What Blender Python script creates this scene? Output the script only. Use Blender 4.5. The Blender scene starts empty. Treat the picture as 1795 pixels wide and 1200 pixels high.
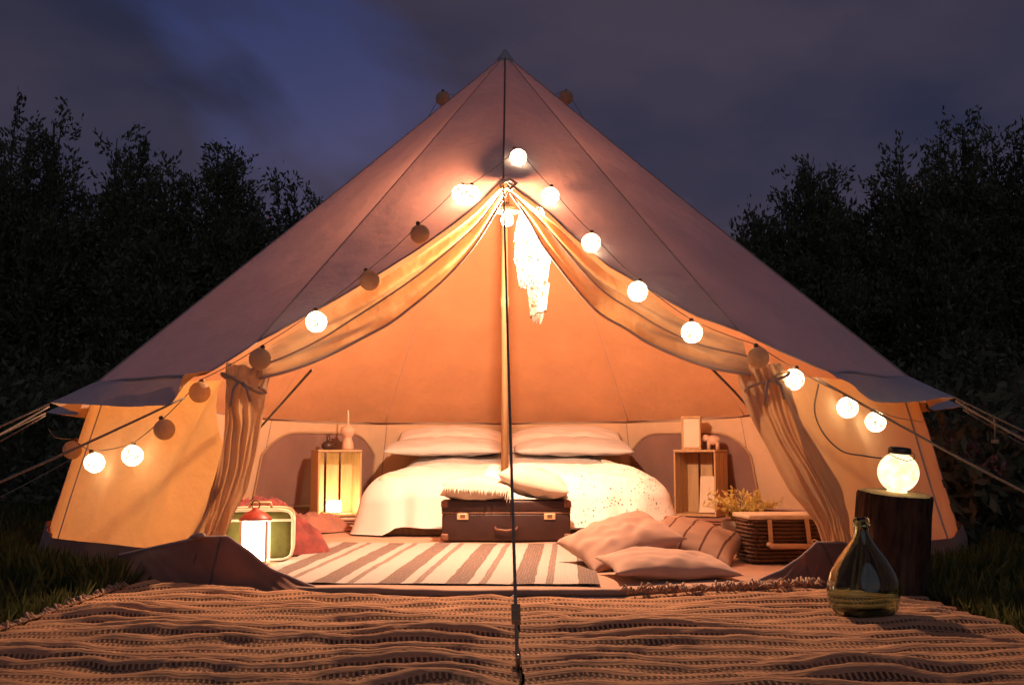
import bpy, bmesh, math, random
import numpy as np
from mathutils import Vector, Matrix, noise

# ------------------------------------------------------------------ scene, camera, light
scene = bpy.context.scene
COL = scene.collection
R_ = math.radians
rnd = random.Random(7)

cam_d = bpy.data.cameras.new('camera')
cam = bpy.data.objects.new('camera', cam_d)
COL.objects.link(cam)
cam.location = (0.04, -6.1, 0.5)
cam.rotation_euler = (R_(90) + math.atan(190 / 1890.0), 0, 0)
cam_d.sensor_width = 36.0
cam_d.lens = 36.0 * 1890 / 1795
cam_d.clip_start = 0.05
cam_d.clip_end = 2000
scene.camera = cam

vs = scene.view_settings
vs.view_transform = 'Standard'
vs.look = 'None'
vs.exposure = 0.0
vs.gamma = 1.0
vs.use_curve_mapping = False
scene.cycles.use_denoising = True
scene.cycles.max_bounces = 10
scene.cycles.diffuse_bounces = 5
scene.cycles.transmission_bounces = 8
scene.cycles.transparent_max_bounces = 12
scene.cycles.sample_clamp_indirect = 6.0
scene.cycles.caustics_refractive = False
scene.cycles.caustics_reflective = False

world = bpy.data.worlds.new('World')
scene.world = world
world.use_nodes = True
wt = world.node_tree
for n in list(wt.nodes):
    wt.nodes.remove(n)
def wn(t, **k):
    n = wt.nodes.new(t)
    for a, b in k.items():
        setattr(n, a, b)
    return n
w_out = wn('ShaderNodeOutputWorld')
w_bg = wn('ShaderNodeBackground')
w_bg.inputs['Strength'].default_value = 0.1
w_sky = wn('ShaderNodeTexSky', sky_type='NISHITA')
w_sky.sun_disc = False
w_sky.sun_elevation = R_(0.4)          # the sun has set behind the trees
w_sky.sun_rotation = R_(0)
w_gain = wn('ShaderNodeMix', data_type='RGBA', blend_type='MULTIPLY')
w_gain.inputs[0].default_value = 1.0
w_gain.inputs[7].default_value = (0.34, 0.46, 1.35, 1)
w_co = wn('ShaderNodeTexCoord')
w_map = wn('ShaderNodeMapping')
w_map.inputs['Location'].default_value = (-0.26, -4.11, 4.35)
w_map.inputs['Scale'].default_value = (1.0, 1.0, 2.2)
w_no = wn('ShaderNodeTexNoise')
w_no.inputs['Scale'].default_value = 2.1
w_no.inputs['Detail'].default_value = 5.0
w_no.inputs['Roughness'].default_value = 0.5
w_no.inputs['Distortion'].default_value = 0.4
w_r = wn('ShaderNodeValToRGB')
w_r.color_ramp.elements[0].position = 0.33
w_r.color_ramp.elements[1].position = 0.43
w_r.color_ramp.elements[1].color = (0.8, 0.8, 0.8, 1)   # thin cloud: some of the afterglow shows through
w_no2 = wn('ShaderNodeTexNoise')
w_no2.inputs['Scale'].default_value = 4.2
w_no2.inputs['Detail'].default_value = 7.0
w_cl = wn('ShaderNodeValToRGB')           # cloud greys, mauve to slate
w_cl.color_ramp.elements[0].position = 0.32
w_cl.color_ramp.elements[0].color = (0.20, 0.20, 0.36, 1)
w_cl.color_ramp.elements[1].position = 0.68
w_cl.color_ramp.elements[1].color = (0.58, 0.43, 0.55, 1)
w_mix = wn('ShaderNodeMix', data_type='RGBA')
wl = wt.links.new
wl(w_co.outputs['Generated'], w_map.inputs['Vector'])
wl(w_map.outputs['Vector'], w_no.inputs['Vector'])
wl(w_map.outputs['Vector'], w_no2.inputs['Vector'])
wl(w_no.outputs['Fac'], w_r.inputs['Fac'])
wl(w_no2.outputs['Fac'], w_cl.inputs['Fac'])
wl(w_sky.outputs['Color'], w_gain.inputs[6])
wl(w_r.outputs['Color'], w_mix.inputs[0])
wl(w_gain.outputs[2], w_mix.inputs[6])
wl(w_cl.outputs['Color'], w_mix.inputs[7])
wl(w_mix.outputs[2], w_bg.inputs['Color'])
wl(w_bg.outputs['Background'], w_out.inputs['Surface'])

sun_d = bpy.data.lights.new('sun', 'SUN')      # soft fill added to lift trees and roof, standing for afterglow behind the camera
sun_d.energy = 0.24
sun_d.angle = R_(60)
sun_d.color = (0.78, 0.82, 1.0)
sun = bpy.data.objects.new('sun', sun_d)
COL.objects.link(sun)
sun.rotation_euler = (R_(62), 0, R_(8))

LAMP_W = 415.0           # hanging lamp under the door peak
BULB_L = 8.5            # string-light globes
WARM = (1.0, 0.595, 0.36)

# ------------------------------------------------------------------ materials
MATS = {}
class NT:
    def __init__(s, name):
        s.m = bpy.data.materials.new(name)
        s.m.use_nodes = True
        s.t = s.m.node_tree
        for n in list(s.t.nodes):
            s.t.nodes.remove(n)
        s.out = s.n('ShaderNodeOutputMaterial')
        MATS[name] = s.m
    def n(s, t, ins=None, **k):
        nd = s.t.nodes.new(t)
        for a, b in k.items():
            setattr(nd, a, b)
        for a, b in (ins or {}).items():
            nd.inputs[a].default_value = b
        return nd
    def l(s, a, b):
        s.t.links.new(a, b)
    def coord(s, scale=(1, 1, 1), rot=(0, 0, 0)):
        c = s.n('ShaderNodeTexCoord')
        mp = s.n('ShaderNodeMapping', {'Scale': scale, 'Rotation': rot})
        s.l(c.outputs['Object'], mp.inputs['Vector'])
        return mp.outputs['Vector']
    def noise(s, vec, scale, detail=4, rough=0.55):
        q = s.n('ShaderNodeTexNoise', {'Scale': scale, 'Detail': detail, 'Roughness': rough})
        if vec is not None:
            s.l(vec, q.inputs['Vector'])
        return q.outputs['Fac']
    def ramp(s, fac, stops, interp='LINEAR'):
        r = s.n('ShaderNodeValToRGB')
        cr = r.color_ramp
        cr.interpolation = interp
        while len(cr.elements) < len(stops):
            cr.elements.new(0.5)
        for e, (p, c) in zip(cr.elements, stops):
            e.position = p
            e.color = (c[0], c[1], c[2], 1) if hasattr(c, '__len__') else (c, c, c, 1)
        s.l(fac, r.inputs['Fac'])
        return r.outputs['Color']
    def mix(s, fac, a, b, blend='MIX'):
        q = s.n('ShaderNodeMix', data_type='RGBA', blend_type=blend)
        for sock, v in ((q.inputs[0], fac), (q.inputs[6], a), (q.inputs[7], b)):
            if hasattr(v, 'is_linked'):
                s.l(v, sock)
            elif hasattr(v, '__len__'):
                sock.default_value = (v[0], v[1], v[2], 1)
            else:
                sock.default_value = v
        return q.outputs[2]
    def math(s, op, a, b=0.0, c=None):
        q = s.n('ShaderNodeMath', operation=op)
        for i, v in enumerate((a, b, c)):
            if v is None:
                continue
            if hasattr(v, 'is_linked'):
                s.l(v, q.inputs[i])
            else:
                q.inputs[i].default_value = v
        return q.outputs[0]
    def bump(s, h, strength=0.3, dist=0.01):
        b = s.n('ShaderNodeBump', {'Strength': strength, 'Distance': dist})
        s.l(h, b.inputs['Height'])
        return b.outputs['Normal']
    def set(s, sh):
        s.l(sh, s.out.inputs['Surface'])
        return s.m

def mat_cloth(name, c1, c2=None, scale=6.0, bump=0.25, weave=500.0, rough=0.95, sheen=0.15):
    t = NT(name)
    v = t.coord()
    c2 = c2 or tuple(x * 0.8 for x in c1)
    col = t.ramp(t.noise(v, scale, 5), [(0.3, c2), (0.7, c1)])
    p = t.n('ShaderNodeBsdfPrincipled', {'Roughness': rough, 'Sheen Weight': sheen, 'Specular IOR Level': 0.15})
    t.l(col, p.inputs['Base Color'])
    t.l(t.bump(t.noise(v, weave, 2), bump, 0.003), p.inputs['Normal'])
    return t.set(p.outputs[0])

def mat_canvas(name, outer, inner, trans, tfac, stain=0.85):
    """woven canvas sheet: outer face, and inner face with lamplight warmth put into its colour, some light comes through"""
    t = NT(name)
    v = t.coord()
    geo = t.n('ShaderNodeNewGeometry')
    st = t.ramp(t.noise(v, 2.6, 6, 0.6), [(0.3, stain), (0.7, 1.0)])
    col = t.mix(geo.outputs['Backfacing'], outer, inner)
    col = t.mix(1.0, col, st, 'MULTIPLY')
    tc = t.mix(1.0, trans, st, 'MULTIPLY')
    d = t.n('ShaderNodeBsdfDiffuse', {'Roughness': 0.5})
    tr = t.n('ShaderNodeBsdfTranslucent')
    t.l(col, d.inputs['Color'])
    t.l(tc, tr.inputs['Color'])
    wr = t.noise(v, 7.0, 5, 0.6)
    wr2 = t.noise(t.coord((1.0, 1.0, 0.45), (0.5, 0.4, 0.3)), 3.2, 3, 0.5)
    hh = t.math('ADD', t.math('ADD', t.math('MULTIPLY', wr, 1.0), t.math('MULTIPLY', wr2, 2.2)), t.math('MULTIPLY', t.noise(v, 260, 2), 0.12))
    nb = t.bump(hh, 0.45, 0.025)
    t.l(nb, tr.inputs['Normal'])
    t.l(nb, d.inputs['Normal'])
    ms = t.n('ShaderNodeMixShader', {0: tfac})
    t.l(d.outputs[0], ms.inputs[1])
    t.l(tr.outputs[0], ms.inputs[2])
    return t.set(ms.outputs[0])

def mat_plain(name, c, rough=0.6, metal=0.0, var=0.75, scale=8.0, spec=0.4):
    t = NT(name)
    v = t.coord()
    col = t.ramp(t.noise(v, scale, 6), [(0.25, tuple(x * var for x in c)), (0.75, c)])
    p = t.n('ShaderNodeBsdfPrincipled', {'Roughness': rough, 'Metallic': metal, 'Specular IOR Level': spec})
    t.l(col, p.inputs['Base Color'])
    return t.set(p.outputs[0])

def mat_emit(name, c, s):
    t = NT(name)
    e = t.n('ShaderNodeEmission', {'Color': (c[0], c[1], c[2], 1), 'Strength': s})
    return t.set(e.outputs[0])

def mat_wood(name, c, dark, grain_axis=2, scale=18.0):
    t = NT(name)
    sc = [scale] * 3
    sc[grain_axis] = scale * 0.08
    v = t.coord(tuple(sc))
    col = t.ramp(t.noise(v, 3.0, 6, 0.65), [(0.3, dark), (0.62, c)])
    p = t.n('ShaderNodeBsdfPrincipled', {'Roughness': 0.7, 'Specular IOR Level': 0.25})
    t.l(col, p.inputs['Base Color'])
    t.l(t.bump(t.noise(v, 6.0, 4), 0.25, 0.004), p.inputs['Normal'])
    return t.set(p.outputs[0])

def mat_leaf(name, c1, c2):
    t = NT(name)
    at = t.n('ShaderNodeAttribute', attribute_name='tone')
    col = t.ramp(at.outputs['Fac'], [(0.0, c1), (1.0, c2)])
    d = t.n('ShaderNodeBsdfDiffuse')
    tr = t.n('ShaderNodeBsdfTranslucent')
    t.l(col, d.inputs['Color'])
    t.l(col, tr.inputs['Color'])
    ms = t.n('ShaderNodeMixShader', {0: 0.45})
    t.l(d.outputs[0], ms.inputs[1])
    t.l(tr.outputs[0], ms.inputs[2])
    return t.set(ms.outputs[0])

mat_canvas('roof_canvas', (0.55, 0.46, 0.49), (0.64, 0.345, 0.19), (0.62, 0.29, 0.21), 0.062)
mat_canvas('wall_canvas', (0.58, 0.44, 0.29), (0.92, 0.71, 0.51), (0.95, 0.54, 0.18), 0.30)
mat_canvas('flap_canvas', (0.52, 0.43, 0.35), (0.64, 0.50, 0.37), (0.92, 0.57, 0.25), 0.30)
mat_canvas('gathered_canvas', (0.44, 0.32, 0.22), (0.70, 0.52, 0.37), (0.88, 0.52, 0.25), 0.22)
mat_canvas('valance_canvas', (0.44, 0.40, 0.46), (0.60, 0.44, 0.32), (0.5, 0.30, 0.22), 0.05)
mat_cloth('seam_tape', (0.44, 0.31, 0.28), (0.34, 0.24, 0.22))
mat_cloth('dark_seam', (0.14, 0.10, 0.10), (0.09, 0.07, 0.07))
mat_cloth('groundsheet', (0.42, 0.255, 0.18), (0.34, 0.195, 0.135), 3.0, 0.15, 120)
mat_cloth('mud_sheet', (0.33, 0.145, 0.095), (0.22, 0.095, 0.065), 5.0, 0.15, 120, 0.8)
mat_cloth('window_net', (0.30, 0.185, 0.165), (0.23, 0.14, 0.125), 4.0)
mat_cloth('rope', (0.30, 0.23, 0.17), (0.20, 0.15, 0.12), 90.0)
mat_cloth('dark_rope', (0.32, 0.24, 0.19), (0.20, 0.15, 0.12), 90.0)
mat_plain('black_rubber', (0.02, 0.02, 0.02), 0.6)
mat_plain('steel', (0.45, 0.44, 0.42), 0.35, 0.9)
mat_plain('brass', (0.75, 0.58, 0.34), 0.35, 0.55)
mat_wood('pole_wood', (0.40, 0.26, 0.14), (0.26, 0.16, 0.08))
mat_wood('crate_pine', (0.55, 0.38, 0.22), (0.42, 0.27, 0.14))
mat_cloth('white_linen', (0.62, 0.615, 0.62), (0.56, 0.55, 0.55), 3.0, 0.15, 300)
mat_cloth('pillow_linen', (0.78, 0.74, 0.71), (0.72, 0.675, 0.64), 3.0, 0.15, 300)
mat_cloth('mattress_ticking', (0.66, 0.55, 0.44), None, 4.0)
mat_cloth('cream_cushion', (0.60, 0.53, 0.45), (0.52, 0.45, 0.37), 9.0)
mat_cloth('blush_cushion', (0.42, 0.265, 0.205), (0.35, 0.215, 0.165), 7.0)
mat_cloth('tan_cushion', (0.60, 0.38, 0.27), (0.50, 0.31, 0.22), 7.0)
mat_cloth('red_blanket', (0.20, 0.04, 0.035), (0.09, 0.025, 0.025), 22.0)
mat_cloth('pink_blanket', (0.34, 0.16, 0.12), (0.26, 0.115, 0.09), 10.0)
mat_cloth('green_fabric', (0.15, 0.14, 0.038), (0.10, 0.10, 0.03), 30.0)
mat_cloth('cream_piping', (0.78, 0.66, 0.50), None, 20.0)
mat_plain('brown_leather', (0.034, 0.013, 0.011), 0.45, 0, 0.6, 14)
mat_plain('leather_edge', (0.16, 0.07, 0.04), 0.5, 0, 0.6, 20)
mat_plain('tan_leather', (0.62, 0.42, 0.26), 0.5, 0, 0.8, 20)
mat_plain('wicker', (0.13, 0.065, 0.04), 0.6, 0, 0.45, 60)
mat_plain('ceramic', (0.66, 0.45, 0.34), 0.5, 0, 0.9)
mat_plain('dark_ceramic', (0.06, 0.035, 0.03), 0.4)
mat_plain('paper_card', (0.78, 0.66, 0.52), 0.8, 0, 0.9)
mat_plain('red_metal', (0.28, 0.035, 0.025), 0.45)
mat_plain('lid_metal', (0.10, 0.085, 0.07), 0.4, 0.7)
mat_canvas('bulb_paper', (0.78, 0.60, 0.42), (0.78, 0.60, 0.42), (0.9, 0.68, 0.45), 0.5, 0.75)
mat_plain('socket', (0.06, 0.05, 0.045), 0.6)
def mat_bulb():
    """lit paper globe: bright paper between fine darker ribs"""
    t = NT('bulb_lit')
    c = t.n('ShaderNodeTexCoord')
    sep = t.n('ShaderNodeSeparateXYZ')
    t.l(c.outputs['Object'], sep.inputs[0])
    ang = t.math('ARCTAN2', sep.outputs[1], sep.outputs[0])
    f1 = t.math('PINGPONG', t.math('MULTIPLY', ang, 7 / (2 * math.pi)), 0.5)
    f2 = t.math('PINGPONG', t.math('MULTIPLY', sep.outputs[2], 1 / 0.021), 0.5)
    rib = t.math('MAXIMUM', t.math('LESS_THAN', f1, 0.045), t.math('LESS_THAN', f2, 0.055))
    patch = t.ramp(t.noise(c.outputs['Object'], 45, 4), [(0.40, 0.16), (0.52, 1.0)])
    st = t.math('MULTIPLY', t.math('SUBTRACT', 1.0, t.math('MULTIPLY', rib, 0.84)), t.math('MULTIPLY', patch, BULB_L * 1.25))
    e = t.n('ShaderNodeEmission', {'Color': (1.0, 0.72, 0.42, 1)})
    t.l(st, e.inputs['Strength'])
    return t.set(e.outputs[0])
mat_bulb()
mat_emit('lamp_bulb', (1.0, 0.75, 0.48), 60.0)
mat_emit('candle_glow', (1.0, 0.78, 0.36), 55.0)
mat_emit('lantern_glow', (1.0, 0.80, 0.52), 14.0)
mat_leaf('tree_leaf', (0.095, 0.11, 0.068), (0.21, 0.22, 0.14))
mat_leaf('grass_blade', (0.045, 0.060, 0.020), (0.15, 0.15, 0.055))
mat_leaf('sprig_leaf', (0.66, 0.62, 0.22), (0.90, 0.84, 0.46))
mat_leaf('petal', (0.26, 0.15, 0.15), (0.48, 0.30, 0.30))
mat_plain('tree_bark', (0.07, 0.055, 0.04), 0.9)

def mat_ground():
    t = NT('soil_turf')
    v = t.coord()
    col = t.ramp(t.noise(v, 3.5, 8, 0.7), [(0.3, (0.018, 0.022, 0.010)), (0.7, (0.05, 0.052, 0.02))])
    p = t.n('ShaderNodeBsdfPrincipled', {'Roughness': 1.0, 'Specular IOR Level': 0.05})
    t.l(col, p.inputs['Base Color'])
    t.l(t.bump(t.noise(v, 40, 6), 0.6, 0.03), p.inputs['Normal'])
    return t.set(p.outputs[0])
mat_ground()

def mat_jute():
    """hand-woven jute: plain courses and courses of dark open stitches across the width"""
    t = NT('jute_weave')
    c = t.n('ShaderNodeTexCoord')
    sep = t.n('ShaderNodeSeparateXYZ')
    t.l(c.outputs['UV'], sep.inputs[0])
    x, y = sep.outputs[0], sep.outputs[1]
    wob = t.noise(t.coord((2.0, 5.0, 1)), 2.5, 4)
    yy = t.math('ADD', y, t.math('MULTIPLY', wob, 0.018))
    fy = t.math('FRACT', t.math('MULTIPLY', yy, 1 / 0.105))
    f2 = t.math('FRACT', t.math('ADD', fy, 0.30))
    band = t.math('LESS_THAN', f2, 0.46)
    row = t.math('PINGPONG', t.math('MULTIPLY', yy, 1 / 0.0105), 0.5)
    fx = t.math('PINGPONG', t.math('ADD', t.math('MULTIPLY', x, 1 / 0.0135), t.math('MULTIPLY', fy, 1.5)), 0.5)
    dash = t.math('MULTIPLY', t.math('GREATER_THAN', fx, 0.20), t.math('GREATER_THAN', t.math('PINGPONG', t.math('MULTIPLY', f2, 1 / 0.23), 0.5), 0.12))
    fade = t.ramp(t.noise(t.coord((3.0, 9.0, 1)), 2.2, 6, 0.7), [(0.32, 0.40), (0.55, 1.0)])
    hole = t.math('MULTIPLY', t.math('MULTIPLY', band, dash), fade)
    fib = t.noise(t.coord((40, 260, 40)), 1.0, 4)
    base = t.ramp(fib, [(0.25, (0.43, 0.215, 0.115)), (0.75, (0.63, 0.34, 0.195))])
    big = t.ramp(t.noise(t.coord(), 3.0, 4), [(0.3, 0.78), (0.7, 1.0)])
    base = t.mix(1.0, base, big, 'MULTIPLY')
    col = t.mix(t.math('MULTIPLY', hole, 0.95), base, (0.075, 0.042, 0.03))
    h = t.math('ADD', t.math('SUBTRACT', t.math('MULTIPLY', row, 0.35), hole), t.math('MULTIPLY', fib, 0.5))
    p = t.n('ShaderNodeBsdfPrincipled', {'Roughness': 0.95, 'Specular IOR Level': 0.1})
    t.l(col, p.inputs['Base Color'])
    t.l(t.bump(h, 0.7, 0.006), p.inputs['Normal'])
    return t.set(p.outputs[0])
mat_jute()

def mat_stripes():
    t = NT('striped_weave')
    c = t.n('ShaderNodeTexCoord')
    sep = t.n('ShaderNodeSeparateXYZ')
    t.l(c.outputs['UV'], sep.inputs[0])
    x, y = sep.outputs[0], sep.outputs[1]
    wob = t.math('MULTIPLY', t.noise(t.coord((3, 3, 3)), 2.0, 2), 0.012)
    fx = t.math('FRACT', t.math('MULTIPLY', t.math('ADD', x, wob), 1 / 0.245))
    lt, dk, md = (0.32, 0.297, 0.28), (0.13, 0.098, 0.09), (0.165, 0.128, 0.118)
    col = t.ramp(fx, [(0.0, lt), (0.26, dk), (0.60, lt), (0.77, md), (0.885, lt)], 'CONSTANT')
    wx = t.math('PINGPONG', t.math('MULTIPLY', x, 1 / 0.011), 0.5)
    wy = t.math('PINGPONG', t.math('MULTIPLY', y, 1 / 0.016), 0.5)
    tick = t.math('MULTIPLY', t.math('GREATER_THAN', wx, 0.33), t.math('GREATER_THAN', wy, 0.14))
    fleck = t.ramp(t.noise(t.coord((90, 30, 1)), 1.0, 3), [(0.45, 0.0), (0.6, 0.45)])
    fl = t.math('MULTIPLY', tick, fleck)
    col = t.mix(fl, col, (0.42, 0.27, 0.21))
    p = t.n('ShaderNodeBsdfPrincipled', {'Roughness': 0.95, 'Specular IOR Level': 0.1})
    t.l(col, p.inputs['Base Color'])
    t.l(t.bump(t.math('ADD', wx, wy), 0.5, 0.004), p.inputs['Normal'])
    return t.set(p.outputs[0])
mat_stripes()

def mat_lace():
    t = NT('lace_crochet')
    v = t.coord()
    vo = t.n('ShaderNodeTexVoronoi', {'Scale': 58.0}, feature='DISTANCE_TO_EDGE')
    t.l(v, vo.inputs['Vector'])
    solid = t.math('LESS_THAN', vo.outputs['Distance'], 0.30)
    big = t.n('ShaderNodeTexVoronoi', {'Scale': 9.0})
    t.l(v, big.inputs['Vector'])
    blot = t.math('LESS_THAN', big.outputs['Distance'], 0.36)
    fac = t.math('MAXIMUM', solid, blot)
    d = t.n('ShaderNodeBsdfDiffuse', {'Color': (0.90, 0.87, 0.84, 1)})
    tr = t.n('ShaderNodeBsdfTransparent')
    ms = t.n('ShaderNodeMixShader')
    t.l(fac, ms.inputs[0])
    t.l(tr.outputs[0], ms.inputs[1])
    t.l(d.outputs[0], ms.inputs[2])
    return t.set(ms.outputs[0])
mat_lace()

def mat_glass(name, c, rough=0.02):
    t = NT(name)
    p = t.n('ShaderNodeBsdfPrincipled', {'Base Color': (c[0], c[1], c[2], 1), 'Roughness': rough, 'IOR': 1.46,
                                         'Transmission Weight': 1.0})
    return t.set(p.outputs[0])
mat_glass('green_glass', (0.50, 0.62, 0.48))

def mat_shell():
    """thin capiz-like paper rings of the hanging shade"""
    t = NT('shade_paper')
    v = t.coord()
    n = t.ramp(t.noise(v, 28, 3), [(0.35, (0.80, 0.77, 0.74)), (0.65, (0.95, 0.94, 0.93))])
    d = t.n('ShaderNodeBsdfDiffuse')
    tr = t.n('ShaderNodeBsdfTranslucent')
    t.l(n, d.inputs['Color'])
    t.l(n, tr.inputs['Color'])
    ms = t.n('ShaderNodeMixShader', {0: 0.45})
    t.l(d.outputs[0], ms.inputs[1])
    t.l(tr.outputs[0], ms.inputs[2])
    vo = t.n('ShaderNodeTexVoronoi', {'Scale': 85.0})
    t.l(v, vo.inputs['Vector'])
    disc = t.math('LESS_THAN', vo.outputs['Distance'], 0.56)      # round discs, open between them
    gap = t.n('ShaderNodeBsdfTransparent')
    m2 = t.n('ShaderNodeMixShader')
    t.l(disc, m2.inputs[0])
    t.l(gap.outputs[0], m2.inputs[1])
    t.l(ms.outputs[0], m2.inputs[2])
    return t.set(m2.outputs[0])
mat_shell()

def mat_stump_top():
    t = NT('stump_rings')
    v = t.coord()
    ln = t.n('ShaderNodeVectorMath', operation='LENGTH')
    t.l(v, ln.inputs[0])
    rr = t.math('ADD', t.math('MULTIPLY', ln.outputs['Value'], 90.0), t.math('MULTIPLY', t.noise(v, 9, 3), 5.0))
    col = t.ramp(t.math('PINGPONG', rr, 0.5), [(0.0, (0.30, 0.19, 0.09)), (0.5, (0.50, 0.35, 0.17))])
    p = t.n('ShaderNodeBsdfPrincipled', {'Roughness': 0.85, 'Specular IOR Level': 0.2})
    t.l(col, p.inputs['Base Color'])
    return t.set(p.outputs[0])
mat_stump_top()

def mat_bark():
    t = NT('stump_bark')
    v = t.coord((1, 1, 0.22))
    h = t.noise(v, 26, 6, 0.65)
    col = t.ramp(h, [(0.35, (0.022, 0.014, 0.010)), (0.7, (0.10, 0.06, 0.042))])
    p = t.n('ShaderNodeBsdfPrincipled', {'Roughness': 0.95, 'Specular IOR Level': 0.1})
    t.l(col, p.inputs['Base Color'])
    t.l(t.bump(h, 0.8, 0.02), p.inputs['Normal'])
    return t.set(p.outputs[0])
mat_bark()

def mat_striped_cushion():
    t = NT('striped_cushion')
    c = t.n('ShaderNodeTexCoord')
    sep = t.n('ShaderNodeSeparateXYZ')
    t.l(c.outputs['Object'], sep.inputs[0])
    f = t.math('FRACT', t.math('MULTIPLY', t.math('ADD', sep.outputs[0], 0.02), 1 / 0.085))
    col = t.ramp(f, [(0.0, (0.42, 0.29, 0.225)), (0.88, (0.14, 0.075, 0.06))], 'CONSTANT')
    p = t.n('ShaderNodeBsdfPrincipled', {'Roughness': 0.95, 'Specular IOR Level': 0.1})
    t.l(col, p.inputs['Base Color'])
    return t.set(p.outputs[0])
mat_striped_cushion()

# ------------------------------------------------------------------ helpers
def link(name, me, mat=None, parent=None, loc=None, rot=None, smooth=True):
    if mat:
        me.materials.append(MATS[mat])
    if smooth:
        me.polygons.foreach_set('use_smooth', [True] * len(me.polygons))
    o = bpy.data.objects.new(name, me)
    COL.objects.link(o)
    o.parent = parent
    if loc:
        o.location = loc
    if rot:
        o.rotation_euler = rot
    return o

def mesh(name, v, f, mat, parent=None, smooth=True, loc=None, rot=None, uv=None):
    me = bpy.data.meshes.new(name)
    me.from_pydata([tuple(p) for p in v], [], f)
    if uv is not None:
        ul = me.uv_layers.new(name='UVMap')
        idx = np.zeros(len(me.loops), dtype=np.int32)
        me.loops.foreach_get('vertex_index', idx)
        ul.data.foreach_set('uv', np.asarray(uv, dtype=np.float32)[idx].ravel())
    me.update()
    return link(name, me, mat, parent, loc, rot, smooth)

def tag(o, label, cat=None, group=None, kind=None):
    if label:
        o['label'] = label
    if cat:
        o['category'] = cat
    if group:
        o['group'] = group
    if kind:
        o['kind'] = kind
    return o

def thing(name, label, cat, loc=(0, 0, 0), rz=0.0, group=None, rot=None):
    o = bpy.data.objects.new(name, None)
    o.empty_display_size = 0.1
    COL.objects.link(o)
    o.location = loc
    o.rotation_euler = rot or (0, 0, rz)
    return tag(o, label, cat, group)

def grid(fn, nu, nv, wrap=False):
    v, uv = [], []
    for i in range(nu + 1):
        for j in range(nv + 1):
            v.append(fn(i / nu, j / nv))
            uv.append((i / nu, j / nv))
    f = []
    for i in range(nu):
        for j in range(nv):
            a = i * (nv + 1) + j
            f.append((a, a + nv + 1, a + nv + 2, a + 1))
    return v, f, uv

def bm_obj(name, bm, mat, parent=None, smooth=False, loc=None, rot=None):
    me = bpy.data.meshes.new(name)
    bm.normal_update()
    bm.to_mesh(me)
    bm.free()
    return link(name, me, mat, parent, loc, rot, smooth)

def box(name, size, cen, mat, parent=None, bevel=0.004, rot=None, seg=2, smooth=False):
    bm = bmesh.new()
    bmesh.ops.create_cube(bm, size=1.0)
    bmesh.ops.scale(bm, vec=size, verts=bm.verts)
    if bevel:
        bmesh.ops.bevel(bm, geom=list(bm.edges), offset=bevel, segments=seg, affect='EDGES', profile=0.5)
    return bm_obj(name, bm, mat, parent, smooth, cen, rot)

def tube_geo(pts, rad, seg=8, closed=False, cap=True):
    pts = [Vector(p) for p in pts]
    n = len(pts)
    rads = rad if hasattr(rad, '__len__') else [rad] * n
    v, f = [], []
    prev = None
    for i, p in enumerate(pts):
        if closed:
            d = pts[(i + 1) % n] - pts[i - 1]
        else:
            d = pts[min(i + 1, n - 1)] - pts[max(i - 1, 0)]
        d.normalize()
        ref = prev if prev is not None else (Vector((0, 0, 1)) if abs(d.z) < 0.9 else Vector((1, 0, 0)))
        x = (ref - d * ref.dot(d)).normalized()
        prev = x
        y = d.cross(x)
        for k in range(seg):
            a = 2 * math.pi * k / seg
            v.append(p + (x * math.cos(a) + y * math.sin(a)) * rads[i])
    m = n if closed else n - 1
    for i in range(m):
        for k in range(seg):
            a, b = i * seg + k, i * seg + (k + 1) % seg
            c, e = ((i + 1) % n) * seg + (k + 1) % seg, ((i + 1) % n) * seg + k
            f.append((a, b, c, e))
    if cap and not closed:
        f.append(tuple(reversed(range(seg))))
        f.append(tuple(range((n - 1) * seg, n * seg)))
    return v, f

def tube(name, pts, rad, mat, parent=None, seg=8, closed=False, loc=None, rot=None):
    v, f = tube_geo(pts, rad, seg, closed)
    return mesh(name, v, f, mat, parent, True, loc, rot)

def lathe(name, prof, mat, parent=None, seg=32, loc=None, rot=None, smooth=True):
    v, f = [], []
    n = len(prof)
    for (r, z) in prof:
        for k in range(seg):
            a = 2 * math.pi * k / seg
            v.append((r * math.cos(a), r * math.sin(a), z))
    for i in range(n - 1):
        for k in range(seg):
            a, b = i * seg + k, i * seg + (k + 1) % seg
            f.append((a, b, b + seg, a + seg))
    if prof[0][0] > 1e-5:
        f.append(tuple(reversed(range(seg))))
    if prof[-1][0] > 1e-5:
        f.append(tuple(range((n - 1) * seg, n * seg)))
    return mesh(name, v, f, mat, parent, smooth, loc, rot)

def smoothcurve(pts, n):
    """Catmull-Rom through the points, n samples"""
    P = [Vector(p) for p in pts]
    P = [P[0] * 2 - P[1]] + P + [P[-1] * 2 - P[-2]]
    m = len(P) - 3
    out = []
    for i in range(n):
        t = i / (n - 1) * m
        k = min(int(t), m - 1)
        t -= k
        a, b, c, d = P[k], P[k + 1], P[k + 2], P[k + 3]
        out.append(0.5 * ((2 * b) + (c - a) * t + (2 * a - 5 * b + 4 * c - d) * t * t + (3 * b - a - 3 * c + d) * t ** 3))
    return out

def nz(x, y=0.0, z=0.0):
    return noise.noise(Vector((x, y, z)))

def lerp(a, b, t):
    return a + (b - a) * t

def interp(x, tab):
    if x <= tab[0][0]:
        return tab[0][1]
    for (x0, y0), (x1, y1) in zip(tab, tab[1:]):
        if x <= x1:
            return lerp(y0, y1, (x - x0) / (x1 - x0))
    return tab[-1][1]

def sstep(a, b, x):
    t = min(1, max(0, (x - a) / (b - a)))
    return t * t * (3 - 2 * t)

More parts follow.
